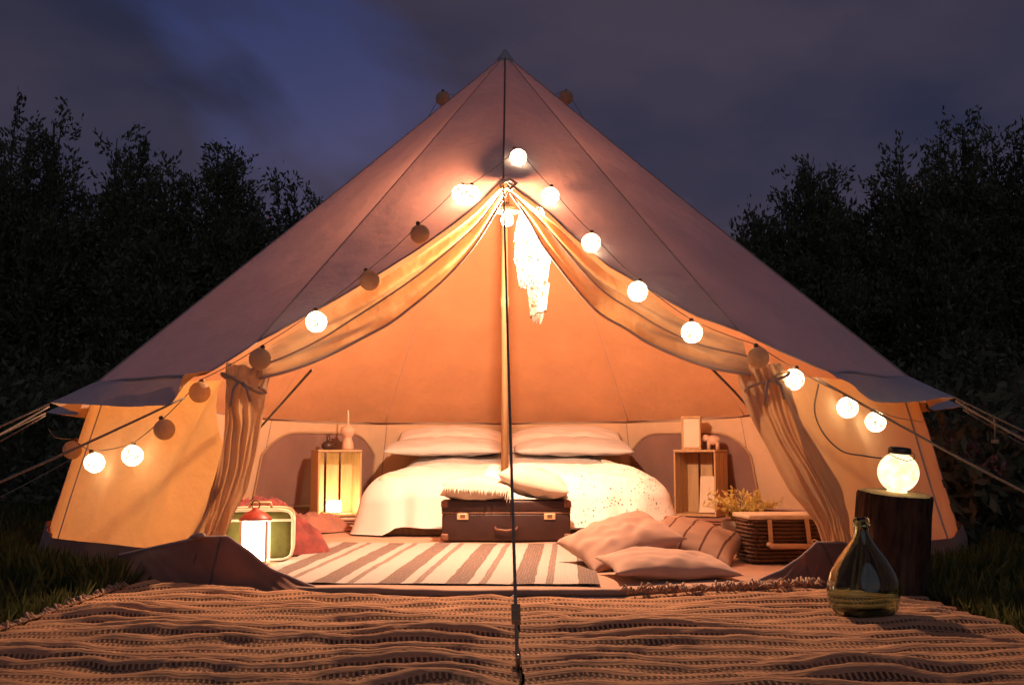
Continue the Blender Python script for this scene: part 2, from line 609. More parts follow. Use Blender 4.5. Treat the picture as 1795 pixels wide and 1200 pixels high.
# ------------------------------------------------------------------ the ground
v, f, uv = grid(lambda a, b: ((a - 0.5) * 600, (b - 0.5) * 600, 0), 60, 60)
def gz(x, y):
    d = math.hypot(x, y)
    if d > 40:
        return 0.0
    return -0.012 + (0.03 * nz(x * 0.5, y * 0.5, 3) - 0.0) * sstep(2.6, 4.0, d)
mesh('ground', v, f, 'soil_turf')['kind'] = 'structure'
bpy.data.objects['ground'].location.z = -0.015

# ------------------------------------------------------------------ the bell tent
ZA, ZE, RE = 2.80, 0.80, 2.26
SEAMS = [-180, -156, -132, -107, -80, -52, -27, 0, 27, 52, 80, 107, 132, 156, 180]
EDGE_L = [(0, 1.155), (6, 1.33), (13, 1.57), (19, 1.78), (23.5, 1.96), (26.3, 2.09), (29, 2.20), (31, RE)]
EDGE_R = [(0, 1.155), (8.6, 1.35), (12.8, 1.55), (15.9, 1.71), (20.6, 1.87), (23.3, 1.98), (27.9, 2.10), (34, 2.20), (37, RE)]

def bounds(phi):
    for a, b in zip(SEAMS, SEAMS[1:]):
        if a - 1e-6 <= phi <= b + 1e-6:
            return a, b
    return SEAMS[0], SEAMS[1]

def chord(phi, k, ab=None):
    a, b = ab or bounds(phi)
    m, h = (a + b) / 2, (b - a) / 2
    return lerp(1.0, math.cos(R_(h)) / math.cos(R_(phi - m)), k)

def eave_dz(phi):
    s = math.sin(R_(phi))
    back = sstep(95, 150, abs(phi))
    return 0.014 * s - 0.085 * back

def roof(phi, r, ab=None):
    a, b = ab or bounds(phi)
    t = r / RE
    s = (phi - a) / (b - a)
    k = chord(phi, 0.75 * t, (a, b))
    z = ZA - (ZA - ZE) * t + eave_dz(phi) * t * t
    sag = 4 * s * (1 - s)
    z -= 0.030 * sag * math.sin(math.pi * min(1, t)) ** 0.8
    z -= 0.012 * math.sin(math.pi * t)
    # tension creases running down from the apex and short puckers at the eave
    z += 0.010 * t * nz(phi * 0.16, t * 1.1, 2.0) + 0.005 * nz(phi * 0.55, t * 2.0, 7.0) * t
    x, y = math.sin(R_(phi)) * r * k, -math.cos(R_(phi)) * r * k
    return Vector((x, y, z))

def redge(phi):
    return interp(abs(phi), EDGE_L if phi < 0 else EDGE_R)

tent = thing('bell_tent', 'large cream canvas bell tent glowing from inside with its door tied open', 'tent')
NP = 26
for a, b in zip(SEAMS, SEAMS[1:]):
    def fn(u, w, a=a, b=b):
        phi = lerp(a, b, u)
        r = lerp(0.035, redge(phi), w)
        return roof(phi, r, (a, b))
    v, f, uv = grid(fn, NP, 44)
    f = [tuple(reversed(q)) for q in f]
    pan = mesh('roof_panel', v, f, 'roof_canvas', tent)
    # hem tape along the lower edge of the panel
    hem = [roof(lerp(a, b, i / 24), redge(lerp(a, b, i / 24)) - 0.004, (a, b)) + Vector((0, 0, 0.002)) for i in range(25)]
    tube('hem', hem, 0.0045, 'seam_tape', pan, 5)
for s in SEAMS[1:]:
    rmax = redge(s) if abs(s) < 180 else RE
    ab = bounds(s)
    c = [roof(s, lerp(0.04, rmax, i / 30), ab) + Vector((0, 0, 0.003)) for i in range(31)]
    tube('roof_seam', c, [0.002 + 0.002 * (i / 30) for i in range(31)] if s else [0.0048] * 31, 'seam_tape' if s else 'dark_seam', tent, 5)
lathe('apex_cap', [(0.058, -0.045), (0.046, 0.0), (0.024, 0.03), (0.010, 0.055), (0.0, 0.06)], 'valance_canvas', tent, 14, (0, 0, 2.775))

# valance: the strip hanging below the eave, drawn out to the guy loops at the seams
def guyness(phi):
    d = min(abs(phi - s) for s in SEAMS)
    return math.exp(-(d / 5.0) ** 2)
for a, b in zip(SEAMS, SEAMS[1:]):
    lo, hi = a, b
    if a == -27: continue
    if a == 0: continue
    if b == -27: hi = -29.5
    if a == 27: lo = 36
    def fn(u, w, a=a, b=b, lo=lo, hi=hi):
        phi = lerp(lo, hi, u)
        top = roof(phi, RE - 0.012, (a, b)) + Vector((0, 0, 0.004))
        g = guyness(phi)
        out = Vector((math.sin(R_(phi)), -math.cos(R_(phi)), 0))
        ends = 1.0
        if hi == -29.5: ends = 1 - sstep(-36, -29.5, phi)
        if lo == 36: ends = sstep(36, 43, phi)
        drop = lerp(0.125, 0.10, g) * lerp(0.25, 1, ends)
        push = lerp(0.045, 0.20, g) + 0.012 * nz(phi * 0.3, w * 2, 5)
        return top + out * (push * w) + Vector((0, 0, -drop * (w ** lerp(1.25, 1.0, g))))
    v, f, uv = grid(fn, 26, 7)
    f = [tuple(reversed(q)) for q in f]
    mesh('valance', v, f, 'valance_canvas', tent)

# walls
def wall(phi, z, ab=None):
    a, b = ab or bounds(phi)
    zt = 0.785 + eave_dz(phi)
    t = (zt - z) / (zt - 0.1)
    r = lerp(2.215, 2.40, t) * chord(phi, 0.95, (a, b))
    s = (phi - a) / (b - a)
    r += 0.010 * nz(phi * 0.22, z * 1.5, 1.0) + 0.006 * nz(phi * 0.7, z * 2.5, 4.0)
    if abs(phi) < 52:      # slack folds pulled towards the door tie
        q = 1 - sstep(26, 46, abs(phi))
        r += q * 0.048 * math.sin(abs(phi) * 0.70 + z * 10 + 1.2 * nz(phi * 0.1, z * 2))
    return Vector((math.sin(R_(phi)) * r, -math.cos(R_(phi)) * r, z))
wallstart = {-1: (29.0, 26.0), 1: (27.5, 33.0)}
for a, b in zip(SEAMS, SEAMS[1:]):
    if a in (-27, 0):
        continue
    def fn(u, w, a=a, b=b):
        aa, bb = a, b
        if b == -27: bb = -lerp(*wallstart[-1], w)
        if a == 27: aa = lerp(*wallstart[1], w)
        phi = lerp(aa, bb, u)
        zt = 0.785 + eave_dz(phi)
        zb = 0.10
        if b == -27: zb = 0.10 + 0.10 * sstep(-36, -26, phi) - 0.035 * math.exp(-((phi + 38) / 5) ** 2)
        return wall(phi, lerp(zt, zb, w), (a, b))
    v, f, uv = grid(fn, 34, 22)
    f = [tuple(reversed(q)) for q in f]
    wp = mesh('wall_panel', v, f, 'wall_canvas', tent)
    bot = [Vector(v[i * 23 + 22]) for i in range(35)]
    tube('wall_hem', bot, 0.008, 'seam_tape', wp, 6)
    if a not in (27,):
        sc = [wall(a, lerp(0.785 + eave_dz(a), 0.10, i / 12), (a, b)) for i in range(13)]
        tube('wall_seam', sc, 0.004, 'seam_tape', wp, 5)
tube('wall_seam', [wall(52, lerp(0.785, 0.10, i / 12), (27, 52)) for i in range(13)], 0.006, 'seam_tape', tent, 5)

# groundsheet floor with its upturned edge
def floor_pt(u, w):
    phi = lerp(-180, 180, u)
    r = 2.40 * w
    return Vector((math.sin(R_(phi)) * r, -math.cos(R_(phi)) * r, 0.010 + 0.006 * nz(r * 3 * math.sin(R_(phi)), r * 3 * math.cos(R_(phi)), 2)))
v, f, uv = grid(floor_pt, 96, 30)
mesh('groundsheet', v, f, 'groundsheet', tent)
for a, b in zip(SEAMS, SEAMS[1:]):
    if a in (-27, 0): continue
    def fn(u, w, a=a, b=b):
        phi = lerp(a, b, u)
        z = lerp(0.135, -0.01, w)
        r = lerp(2.418, 2.458, w) * chord(phi, 0.9, (a, b)) + 0.012 * nz(phi * 0.18, w * 1.5, 9) + 0.006 * nz(phi * .6, w * 3, 1)
        return Vector((math.sin(R_(phi)) * r, -math.cos(R_(phi)) * r, z))
    v, f, uv = grid(fn, 30, 6)
    f = [tuple(reversed(q)) for q in f]
    mesh('mud_wall', v, f, 'mud_sheet', tent)
# groundsheet corners folded down at both sides of the door
def corner(side, peak, end, top):
    def fn(u, w):
        phi = lerp(38, end, u)
        zt = interp(phi, [(end, 0.015), (lerp(end, peak, 0.5), top * 0.46), (lerp(end, peak, 0.8), top * 0.86), (peak - 1, top), (peak + 2, top * 0.97), (38, 0.10)])
        z = lerp(zt, 0.0, w)
        r = lerp(2.395, 2.47, w) + 0.016 * nz(phi * 0.22 + side * 5, w * 1.6, 3) * (1 - w * 0.5) + 0.006 * nz(phi * 0.8 + side * 5 + w * 5, w * 2, 6) + 0.02 * math.sin(w * 3.1) * nz(phi * .12, side)
        return Vector((side * math.sin(R_(phi)) * r, -math.cos(R_(phi)) * r, z))
    v, f, uv = grid(fn, 90, 24)
    if side > 0:
        f = [tuple(reversed(q)) for q in f]
    gc = mesh('groundsheet_corner', v, f, 'mud_sheet', tent)
    tube('corner_hem', [v[i * 25] for i in range(91)], 0.005, 'seam_tape', gc, 5)
    k = int(90 * (38 - peak + 0.5) / (38 - end))
    tube('corner_seam', [v[k * 25 + j] + Vector((0, -0.002, 0)) for j in range(25)], 0.004, 'dark_seam', gc, 5)
corner(-1, 25, 14.5, 0.195)
corner(1, 30, 20, 0.165)
# rolled sill at the door
sill = []
for i in range(61):
    phi = lerp(-19, 24, i / 60)
    r = 2.42 + 0.012 * nz(phi * 0.2, 8)
    sill.append(Vector((math.sin(R_(phi)) * r, -math.cos(R_(phi)) * r, 0.026 + 0.006 * nz(phi * .15, 3))))
tube('sill', sill, [0.013 + 0.003 * nz(i * 0.3, 4) for i in range(61)], 'groundsheet', tent, 10)
tube('zip_tape', [p + Vector((0, -0.020, -0.018)) for p in sill], 0.007, 'seam_tape', tent, 6)
tube('zip_pull', [Vector((0.045, -2.455, 0.02)), Vector((0.052, -2.475, 0.014)), Vector((0.04, -2.485, 0.012)), Vector((0.034, -2.468, 0.014))], 0.006, 'black_rubber', tent, 6, True)

# centre pole
lathe('centre_pole', [(0.021, 0.0), (0.021, 1.3), (0.024, 1.302), (0.024, 1.36), (0.020, 1.362), (0.020, 2.76)], 'pole_wood', tent, 16, (0, 0, 0.012))

# windows in the back wall
def window(p0, p1, side):
    pm, hw = (p0 + p1) / 2, (p1 - p0) / 2
    zb, zt = 0.11, 0.63
    def place(x, z, off):
        phi = pm + x * hw
        q = wall(phi, z)
        n = Vector((math.sin(R_(phi)), -math.cos(R_(phi)), 0))
        return q - n * off
    def top(x):
        ax = abs(x)
        return zt - 0.16 * max(0, (ax - 0.45) / 0.55) ** 2.4 * 1.0
    def half(z):
        return 1.0
    v, f, uv = grid(lambda u, w: place((u * 2 - 1), lerp(zb, top(u * 2 - 1), w), 0.012), 26, 14)
    wd = mesh('window', v, f, 'window_net', tent)
    rim = [place(-1, lerp(zb, top(-1), i / 8), 0.014) for i in range(8)]
    rim += [place(i / 13 - 1, top(i / 13 - 1), 0.014) for i in range(27)]
    rim += [place(1, lerp(top(1), zb, i / 8), 0.014) for i in range(1, 9)]
    tube('binding', rim, 0.007, 'wall_canvas', wd, 6)
window(-154, -131, -1)
window(131, 156, 1)

# door curtains: from the peak, swept out under the roof edge to the ties
def curtain_up(outer, inner, sgn):
    N, M = 70, 26
    O, I = smoothcurve(outer, N + 1), smoothcurve(inner, N + 1)
    v, f = [], []
    for i in range(N + 1):
        u = i / N
        for j in range(M + 1):
            w = j / M
            p = O[i].lerp(I[i], w)
            amp = 0.032 * math.sin(math.pi * min(1, u * 1.15)) + 0.006
            # one deep fold near the middle plus soft gathers
            d = amp * (math.exp(-((w - 0.42) / 0.16) ** 2) - 0.35 * math.exp(-((w - 0.72) / 0.14) ** 2))
            d += 0.018 * math.sin(math.pi * u) * math.sin(w * 17 + 3.0 * nz(u * 3, sgn, 2) + u * 4)
            d += 0.012 * nz(u * 7, w * 5, 3 + sgn)
            sagz = -0.02 * math.sin(math.pi * u) * math.sin(math.pi * w)
            v.append(p + Vector((0, -d * 0.8, sagz + d * 0.25)))
    for i in range(N):
        for j in range(M):
            a = i * (M + 1) + j
            q = (a, a + M + 1, a + M + 2, a + 1)
            f.append(tuple(reversed(q)) if sgn < 0 else q)
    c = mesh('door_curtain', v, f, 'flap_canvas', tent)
    tube('curtain_hem', [v[i * (M + 1) + M] for i in range(N + 1)], 0.006, 'seam_tape', c, 5)
    tube('fold_line', [v[i * (M + 1) + 11] + Vector((0, -0.004, -0.003)) for i in range(N + 1)], 0.004, 'seam_tape', c, 5)  # strip added to draw the fold's darker line
    return c
def roof_in(phi, r, off=0.03):
    p = roof(phi, r)
    return p + Vector((-math.sin(R_(phi)) * off * 0.7, math.cos(R_(phi)) * off * 0.7, -off))
outL = [roof_in(-p, r - 0.015) for p, r in EDGE_L[:-1]]
outR = [roof_in(p, r - 0.015) for p, r in EDGE_R[:-2]]
inL = [(0.015, -1.16, 1.70), (-0.134, -1.28, 1.423), (-0.302, -1.43, 1.210), (-0.436, -1.56, 1.071), (-0.563, -1.69, 0.961), (-0.766, -1.85, 0.837), (-0.945, -1.94, 0.775)]
inR = [(0.03, -1.16, 1.70), (0.125, -1.25, 1.538), (0.201, -1.30, 1.397), (0.390, -1.50, 1.110), (0.525, -1.60, 1.001), (0.630, -1.70, 0.919), (0.823, -1.85, 0.825), (0.965, -1.93, 0.790)]
curtain_up(outL, inL, -1)
curtain_up(outR, inR, 1)

def curtain_down(rows, sgn):
    """rows: (left, right) points going down; pleated sheet"""
    L = smoothcurve([r[0] for r in rows], 41)
    Rr = smoothcurve([r[1] for r in rows], 41)
    M = 72
    v, f = [], []
    for i in range(41):
        u = i / 40
        for j in range(M + 1):
            w = j / M
            p = L[i].lerp(Rr[i], w)
            ph = w * 21 + 5.0 * nz(u * 2.0, w * 2, sgn) + 1.5 * u * sgn
            d = 0.011 * math.sin(ph) * (0.25 + abs(nz(w * 4, u * 1.6, 3 + sgn)) * 2.2) + 0.004 * math.sin(ph * 2.1 + 1 + 3 * nz(u * 4, w * 2, 1)) + 0.022 * nz(u * 3.4 + w * 2.5, w * 3, 8 + sgn) + 0.005 * nz(u * 9 - w * 5, w * 7, sgn)
            bend = 0.022 * math.sin(math.pi * w)
            p = p + Vector((0.012 * nz(u * 4, w * 1.5, 2 + sgn) + 0.004 * nz(u * 12, w * 3, 2), -d - bend, 0.01 * nz(u * 4, w * 6, 1)))
            v.append(p)
    for i in range(40):
        for j in range(M):
            a = i * (M + 1) + j
            f.append((a, a + M + 1, a + M + 2, a + 1))
    return mesh('gathered_curtain', v, f, 'gathered_canvas', tent)
curtain_down([((-1.075, -1.915, 0.845), (-0.90, -1.885, 0.805)), ((-1.055, -2.0, 0.72), (-0.91, -1.97, 0.70)), ((-1.045, -2.02, 0.58), (-0.92, -1.99, 0.58)),
              ((-1.075, -2.04, 0.38), (-0.955, -2.02, 0.37)), ((-1.11, -2.05, 0.24), (-1.01, -2.05, 0.23)), ((-1.13, -2.07, 0.16), (-1.02, -2.07, 0.16))], -1)
curtain_down([((0.92, -1.875, 0.825), (1.09, -1.885, 0.845)), ((0.93, -1.95, 0.71), (1.12, -1.955, 0.72)), ((0.975, -1.97, 0.58), (1.16, -1.97, 0.59)),
              ((1.075, -1.98, 0.38), (1.275, -1.98, 0.38)), ((1.165, -2.0, 0.25), (1.31, -2.0, 0.25)), ((1.20, -2.01, 0.14), (1.32, -2.01, 0.14))], 1)
# knotted ties
def tie(c, sgn):
    pts = []
    for i in range(28):
        a = i / 28 * 2 * math.pi
        pts.append(Vector((0.085 * math.cos(a), 0.040 * math.sin(a), 0.008 * math.sin(2 * a) + sgn * 0.035 * math.cos(a))))
    t = tube('curtain_tie', pts, 0.006, 'flap_canvas', tent, 8, True, c)
    tube('tie_end', [(-0.01, -0.055, 0), (-0.02, -0.075, -0.03), (-0.03, -0.07, -0.09)], 0.006, 'seam_tape', t, 6)
    tube('tie_end', [(0.01, -0.055, 0), (0.03, -0.08, -0.02), (0.045, -0.07, -0.07)], 0.006, 'seam_tape', t, 6)
tie((-0.985, -1.985, 0.755), -1)
tie((1.02, -1.965, 0.765), 1)
tube('zip_strap', [(0.02, -1.19, 1.72), (0.03, -1.21, 1.70), (0.06, -1.20, 1.735), (0.03, -1.20, 1.75), (-0.02, -1.20, 1.735), (-0.01, -1.20, 1.71)], 0.009, 'seam_tape', tent, 6)
# inner storm cords at both sides of the door
tube('storm_cord', [(-0.773, -1.74, 0.826), (-0.98, -1.30, 0.715), (-1.174, -0.90, 0.609)], 0.0055, 'socket', tent, 6)
tube('storm_cord', [(0.849, -1.74, 0.833), (1.0, -1.44, 0.757), (1.16, -1.10, 0.672)], 0.0055, 'socket', tent, 6)

# guy ropes with sliders and pegs
def guy(p, q, rad=0.0045, slider=0.35, double=0.0, m='rope', loop=False):
    p, q = Vector(p), Vector(q)
    n = 16
    pts = [p.lerp(q, i / n) + Vector((0, 0, -0.03 * math.sin(math.pi * i / n))) for i in range(n + 1)]
    g = tube('guy_rope', pts, rad, m, tent, 6)
    s = p.lerp(q, slider) + Vector((0, 0, -0.03 * math.sin(math.pi * slider)))
    d = (q - p).normalized()
    box('slider', (0.022, 0.060, 0.014), s, 'pole_wood', g, 0.003, d.to_track_quat('Y', 'Z').to_euler())
    pd = Vector((d.x, d.y, 0)).normalized()
    if double:
        pts2 = [p.lerp(q, i / n * slider) + Vector((0, 0, -double * math.sin(math.pi * 0.5 * i / n) - 0.012)) for i in range(n + 1)]
        tube('return_line', pts2, rad * 0.85, m, g, 6)
    tube('peg', [q + pd * 0.03 + Vector((0, 0, 0.05)), q + pd * 0.022 + Vector((0, 0, 0.055)), q + Vector((0, 0, 0.035)), q - pd * 0.06 + Vector((0, 0, -0.12))], 0.004, 'steel', g, 6)
    if loop:
        s2 = p.lerp(q, 0.10)
        tube('loose_end', [s2, s2 + Vector((0.004, 0, -0.05)), s2 + Vector((0, 0, -0.105))], 0.003, m, g, 5)
        box('toggle', (0.030, 0.012, 0.016), s2 + Vector((0, 0, -0.112)), 'pole_wood', g, 0.003)
    return g
guy((0.0, -1.16, 1.735), (0.053, -3.66, 0.0), 0.0048, 0.93, 0, 'dark_rope')
for s in SEAMS[1:]:
    if s == 0: continue
    if abs(s) == 27:
        continue
    out = Vector((math.sin(R_(s)), -math.cos(R_(s)), 0))
    p = roof(s, RE - 0.012) + out * 0.20 + Vector((0, 0, -0.10))
    guy(p, out * (math.hypot(p.x, p.y) + 1.5) + Vector((0, 0, 0.0)), 0.0045, 0.3, 0.05, 'rope', s == 52)
guy((-1.20, -2.02, 0.70), (-2.16, -3.75, 0.0), 0.0045, 0.62, 0, 'rope')
guy((1.212, -1.95, 0.78), (2.18, -3.30, 0.0), 0.0045, 0.62, 0)

# ------------------------------------------------------------------ string lights
def make_string(name, label, pts, lit, ends, sagging=0.02):
    s = thing(name, label, 'string lights', (0, 0, 0), 0, 'string lights on the tent')
    V = [Vector(p) for p in pts]
    path = []
    chain = [Vector(e) for e in ends[0]] + [p + Vector((0, 0.0, 0.048)) for p in V] + [Vector(e) for e in ends[1]]
    for a, b in zip(chain, chain[1:]):
        L = (b - a).length
        for i in range(8):
            t = i / 8
            path.append(a.lerp(b, t) + Vector((0, 0, -sagging * L * 4 * t * (1 - t))))
    path.append(chain[-1])
    tube('cable', path, 0.0019, 'rope', s, 5)
    for i, p in enumerate(V):
        R = 0.0415
        prof = []
        for k in range(21):
            a = math.pi * k / 20
            rr = R * math.sin(a)
            rr *= 1 + 0.018 * math.cos(k * math.pi)          # paper ribs
            prof.append((max(rr, 0.0), -R * math.cos(a)))
        b = lathe('bulb', prof, 'bulb_lit' if lit[i] else 'bulb_paper', s, 28, p, (rnd.uniform(-.35, .35), rnd.uniform(-.35, .35), rnd.uniform(0, 6)))
        b['label'] = 'lit white globe on the light string' if lit[i] else 'unlit paper globe on the light string'
        lathe('socket', [(0.008, 0.0), (0.009, 0.004), (0.009, 0.014), (0.004, 0.018)], 'leather_edge', b, 12, (0, 0, R - 0.004))
    return s
def roofb(phi, r, off=0.045):
    p = roof(phi, r)
    n = Vector((math.sin(R_(phi)) * 0.66, -math.cos(R_(phi)) * 0.66, 0.75))
    return p + n * off
def wallb(phi, z, off=0.07):
    p = wall(phi, z)
    return p + Vector((math.sin(R_(phi)), -math.cos(R_(phi)), 0)) * off
# positions along the door edge, left side first
BL = [(wallb(-58, 0.505, 0.05), 0), (wallb(-46, 0.452), 1), (wallb(-39, 0.482), 1), (wallb(-35.7, 0.584), 0), (wallb(-32, 0.728, 0.06), 0),
      (Vector((-0.915, -2.03, 0.846)), 0), (Vector((-0.722, -1.93, 1.000)), 1), (Vector((-0.540, -1.76, 1.190)), 0), (Vector((-0.357, -1.52, 1.430)), 0),
      (Vector((-0.193, -1.27, 1.668)), 1), (Vector((-0.146, -1.29, 1.660)), 1), (Vector((0.070, -1.02, 1.905)), 1),
      (Vector((0.214, -1.28, 1.653)), 1), (Vector((0.378, -1.56, 1.383)), 1), (Vector((0.546, -1.80, 1.138)), 1), (Vector((0.735, -1.96, 0.955)), 1),
      (Vector((0.975, -2.02, 0.852)), 0), (wallb(30.3, 0.775, 0.06), 1), (wallb(36.6, 0.670), 1), (wallb(41.9, 0.618), 1)]
make_string('string_lights', 'string of white paper globes edging the tent door and hanging past both eaves',
            [p for p, _ in BL], [q for _, q in BL],
            ([(-2.02, -1.30, 0.60), (-1.98, -1.32, 0.56)], [wallb(52, 0.63, 0.03), wallb(60, 0.64, 0.03)]))
bk = [roofb(-75, 0.345, 0.035), roofb(78, 0.335, 0.035)]
bk2 = [roofb(-120, 0.9, 0.05), bk[0], roofb(180, 0.35, 0.06), bk[1], roofb(118, 0.9, 0.05)]
make_string('string_lights', 'unlit globe string round the upper tent roof near the apex', bk2, [0] * 5, ([roofb(-118, 1.3, 0.02)], [roofb(118, 1.3, 0.02)]))

# ------------------------------------------------------------------ hanging lamp in the door peak
lamp = thing('hanging_lamp', 'tapering white paper spiral lamp hanging inside the door peak', 'lamp', (0.135, -1.02, 1.575))
tube('cord', [(-0.118, -0.012, 0.10), (-0.118, -0.02, 0.13), (-0.12, -0.06, 0.165)], 0.004, 'socket', lamp, 6)
lathe('bulb', [(0.0, -0.034), (0.020, -0.028), (0.030, -0.010), (0.028, 0.008), (0.016, 0.026), (0.012, 0.036), (0.012, 0.05), (0.0, 0.052)], 'lamp_bulb', lamp, 20, (-0.118, -0.012, 0.025))
lathe('light_block_cap', [(0.066, 0.048), (0.058, 0.066), (0.036, 0.080), (0.014, 0.086), (0.012, 0.098), (0.0, 0.099)], 'lid_metal', lamp, 28, (-0.118, -0.012, 0.012))  # added cap, keeps the bulb's upward light off the roof
tiers = [(0.055, 0.080, 0.07, -0.06, -0.004), (0.080, 0.084, -0.062, -0.165, 0.000), (0.084, 0.064, -0.168, -0.290, 0.004), (0.052, 0.036, -0.296, -0.43, 0.030)]
for k, (r0, r1, z0, z1, dx) in enumerate(tiers):
    def fn(u, w, r0=r0, r1=r1, z0=z0, z1=z1, dx=dx, k=k):
        a = u * 2 * math.pi
        r = lerp(r0, r1, w) * (1 + 0.05 * math.sin(a * 5 + k) + 0.05 * nz(u * 9, w * 6, k))
        return Vector((dx + r * math.cos(a), r * math.sin(a), lerp(z0, z1, w) + 0.014 * math.cos(a) + 0.004 * math.sin(a * 6 + w * 5)))
    v, f, uv = grid(fn, 48, 14)
    t = mesh('shade_tier', v, f, 'shade_paper', lamp)
    ring = [fn(i / 36, 1.0) * 1.0 for i in range(36)]
    tube('ring', ring, 0.0026, 'socket', t, 5, True)
for i in range(14):          # shell strands below the last ring
    a = i / 14 * 2 * math.pi
    tube('strand', [(0.028 + 0.03 * math.cos(a), 0.03 * math.sin(a), -0.40), (0.026 + 0.02 * math.cos(a), 0.02 * math.sin(a), -0.46 - 0.02 * rnd.random())], 0.004, 'shade_paper', lamp, 5)
ld = bpy.data.lights.new('lamp_light', 'POINT')
ld.energy = LAMP_W
ld.color = WARM
ld.shadow_soft_size = 0.045
lo = bpy.data.objects.new('lamp_light', ld)
COL.objects.link(lo)
lo.parent = lamp
lo.location = (-0.118, -0.015, -0.035)

# ------------------------------------------------------------------ bed
bed = thing('bed', 'low double bed base and mattress under the white bedding', 'bed', (0.045, 1.20, 0))
box('base', (1.62, 1.86, 0.13), (0, 0, 0.075), 'crate_pine', bed, 0.01)
box('mattress', (1.60, 1.84, 0.22), (0, 0, 0.252), 'mattress_ticking', bed, 0.05, None, 4, True)
def drape_fn(hw, hl, top, hemf, puff, seed, flare=0.05, folds=0.030, rc=0.13):
    """cloth over a rounded slab: top dome, rolled edge, folded skirt; u runs round the slab from the middle of its right side"""
    L = [2 * (hl - rc), math.pi * rc / 2, 2 * (hw - rc), math.pi * rc / 2] * 2
    per = 2 * (L[0] + L[2]) + 2 * math.pi * rc
    def rr(u):
        s = (u * per + (hl - rc)) % per
        x0, y0 = hw - rc, hl - rc
        if s < L[0]: return Vector((hw, -y0 + s, 0)), Vector((1, 0, 0))
        s -= L[0]
        for k, (cx, cy) in enumerate(((x0, y0), (-x0, y0), (-x0, -y0), (x0, -y0))):
            if s < L[1]:
                a = k * math.pi / 2 + s / rc
                n = Vector((math.cos(a), math.sin(a), 0))
                return Vector((cx, cy, 0)) + n * rc, n
            s -= L[1]
            if k == 3: break
            ln = L[2] if k % 2 == 0 else L[0]
            if s < ln:
                a = (k + 1) * math.pi / 2
                n = Vector((math.cos(a), math.sin(a), 0))
                t = Vector((-n.y, n.x, 0))
                return Vector((cx, cy, 0)) + n * rc + t * s, n
            s -= ln
        return Vector((hw, -y0, 0)), Vector((1, 0, 0))
    def fn(u, w):
        e, n = rr(u)
        if w < 0.5:
            t = w / 0.5
            x, y = e.x * t, e.y * t
            edge = t ** 7
            z = top + puff * (1 - t ** 4) + 0.020 * nz(x * 3.0, y * 3.0, seed) * (1 - edge) + 0.012 * nz(x * 7, y * 8, seed) + 0.006 * (0.4 - abs(nz(x * 11 + y * 5, y * 14, seed)) * 2) - 0.05 * edge + 0.075 * sstep(0.05, 0.55, y) * (1 - t ** 6)
            return Vector((x, y, z))
        t = (w - 0.5) / 0.5
        hem = hemf(e, n)
        q = u * per
        fo = folds * t ** 0.8 * (math.sin(q * 21 + 3.0 * nz(q * 1.7, seed)) * (0.6 + 0.8 * nz(q * 2.3, 4, seed)) + 0.5 * math.sin(q * 37 + seed + 2 * nz(q * 3, 1, seed)))
        rim = 0.075 * math.sin(min(1, t * 2.2) * math.pi / 2)
        off = rim + flare * t * t + fo
        z = lerp(top - 0.05, hem, t ** 1.05) + 0.012 * nz(q * 5, t * 3, seed)
        return e + n * off + Vector((0, 0, max(z, 0.02)))
    return fn
def hem_duvet(e, n):
    corner_ = 4 * abs(n.x * n.y)
    return lerp(0.062, 0.022, min(1, corner_ * 1.3)) + 0.03 * nz(e.x * 3, e.y * 3, 2)
v, f, uv = grid(drape_fn(0.815, 0.93, 0.385, hem_duvet, 0.030, 3.0), 320, 110)
dv = mesh('duvet', v, f, 'white_linen', None, True, (0.045, 1.19, 0))
tag(dv, 'white duvet draped over the double bed down to the floor', 'duvet')
# lace throw over the right front corner
base_fn = drape_fn(0.837, 0.952, 0.397, lambda e, n: 0.06 + 0.05 * nz(e.x * 5, e.y * 5, 1), 0.047, 3.0, 0.06, 0.024)
def lace_fn(u, w):
    a0 = lerp(-0.36 * math.pi, 0.02 * math.pi, u) if True else 0
    uu = (lerp(-0.275, 0.03, u)) % 1.0
    ww = lerp(0.36, 0.985, w)
    p = base_fn(uu, ww)
    return p
v, f, uv = grid(lace_fn, 130, 60)
lt = mesh('lace_throw', v, f, 'lace_crochet', None, True, (0.045, 1.19, -0.002))
tag(lt, 'white lace throw hanging over the right front corner of the bed', 'throw')

def pillow_geo(w, d, h, seed, n=36, corner=0.10, flatb=0.55, crease=0.012):
    """closed cushion: two faces meeting in a seam, pulled-in edges and pointed corners"""
    v, f = [], []
    idx = {}
    def pos(i, j, s):
        a, b = i / n * 2 - 1, j / n * 2 - 1
        x = a * (1 - corner * (1 - b * b) * abs(a) ** 2)
        y = b * (1 - corner * (1 - a * a) * abs(b) ** 2)
        t = max(0.0, (1 - a * a)) ** 0.45 * max(0.0, (1 - b * b)) ** 0.45
        z = s * h * 0.5 * t * (1 if s > 0 else flatb)
        ed = max(abs(a), abs(b))
        z += crease * t * nz(x * 4 + seed, y * 4, s + seed) + crease * 0.35 * t * math.sin(math.atan2(b, a) * 9 + seed + 3 * nz(a * 2, b * 2, seed)) * sstep(0.45, 0.9, ed)
        z += 0.012 * nz(x * 1.7 + seed, y * 1.7, 5)
        return (x * w / 2, y * d / 2, z)
    for s in (1, -1):
        for i in range(n + 1):
            for j in range(n + 1):
                if s < 0 and (i in (0, n) or j in (0, n)):
                    idx[(s, i, j)] = idx[(1, i, j)]
                    continue
                idx[(s, i, j)] = len(v)
                v.append(pos(i, j, s))
        for i in range(n):
            for j in range(n):
                q = (idx[(s, i, j)], idx[(s, i + 1, j)], idx[(s, i + 1, j + 1)], idx[(s, i, j + 1)])
                f.append(q if s > 0 else tuple(reversed(q)))
    return v, f
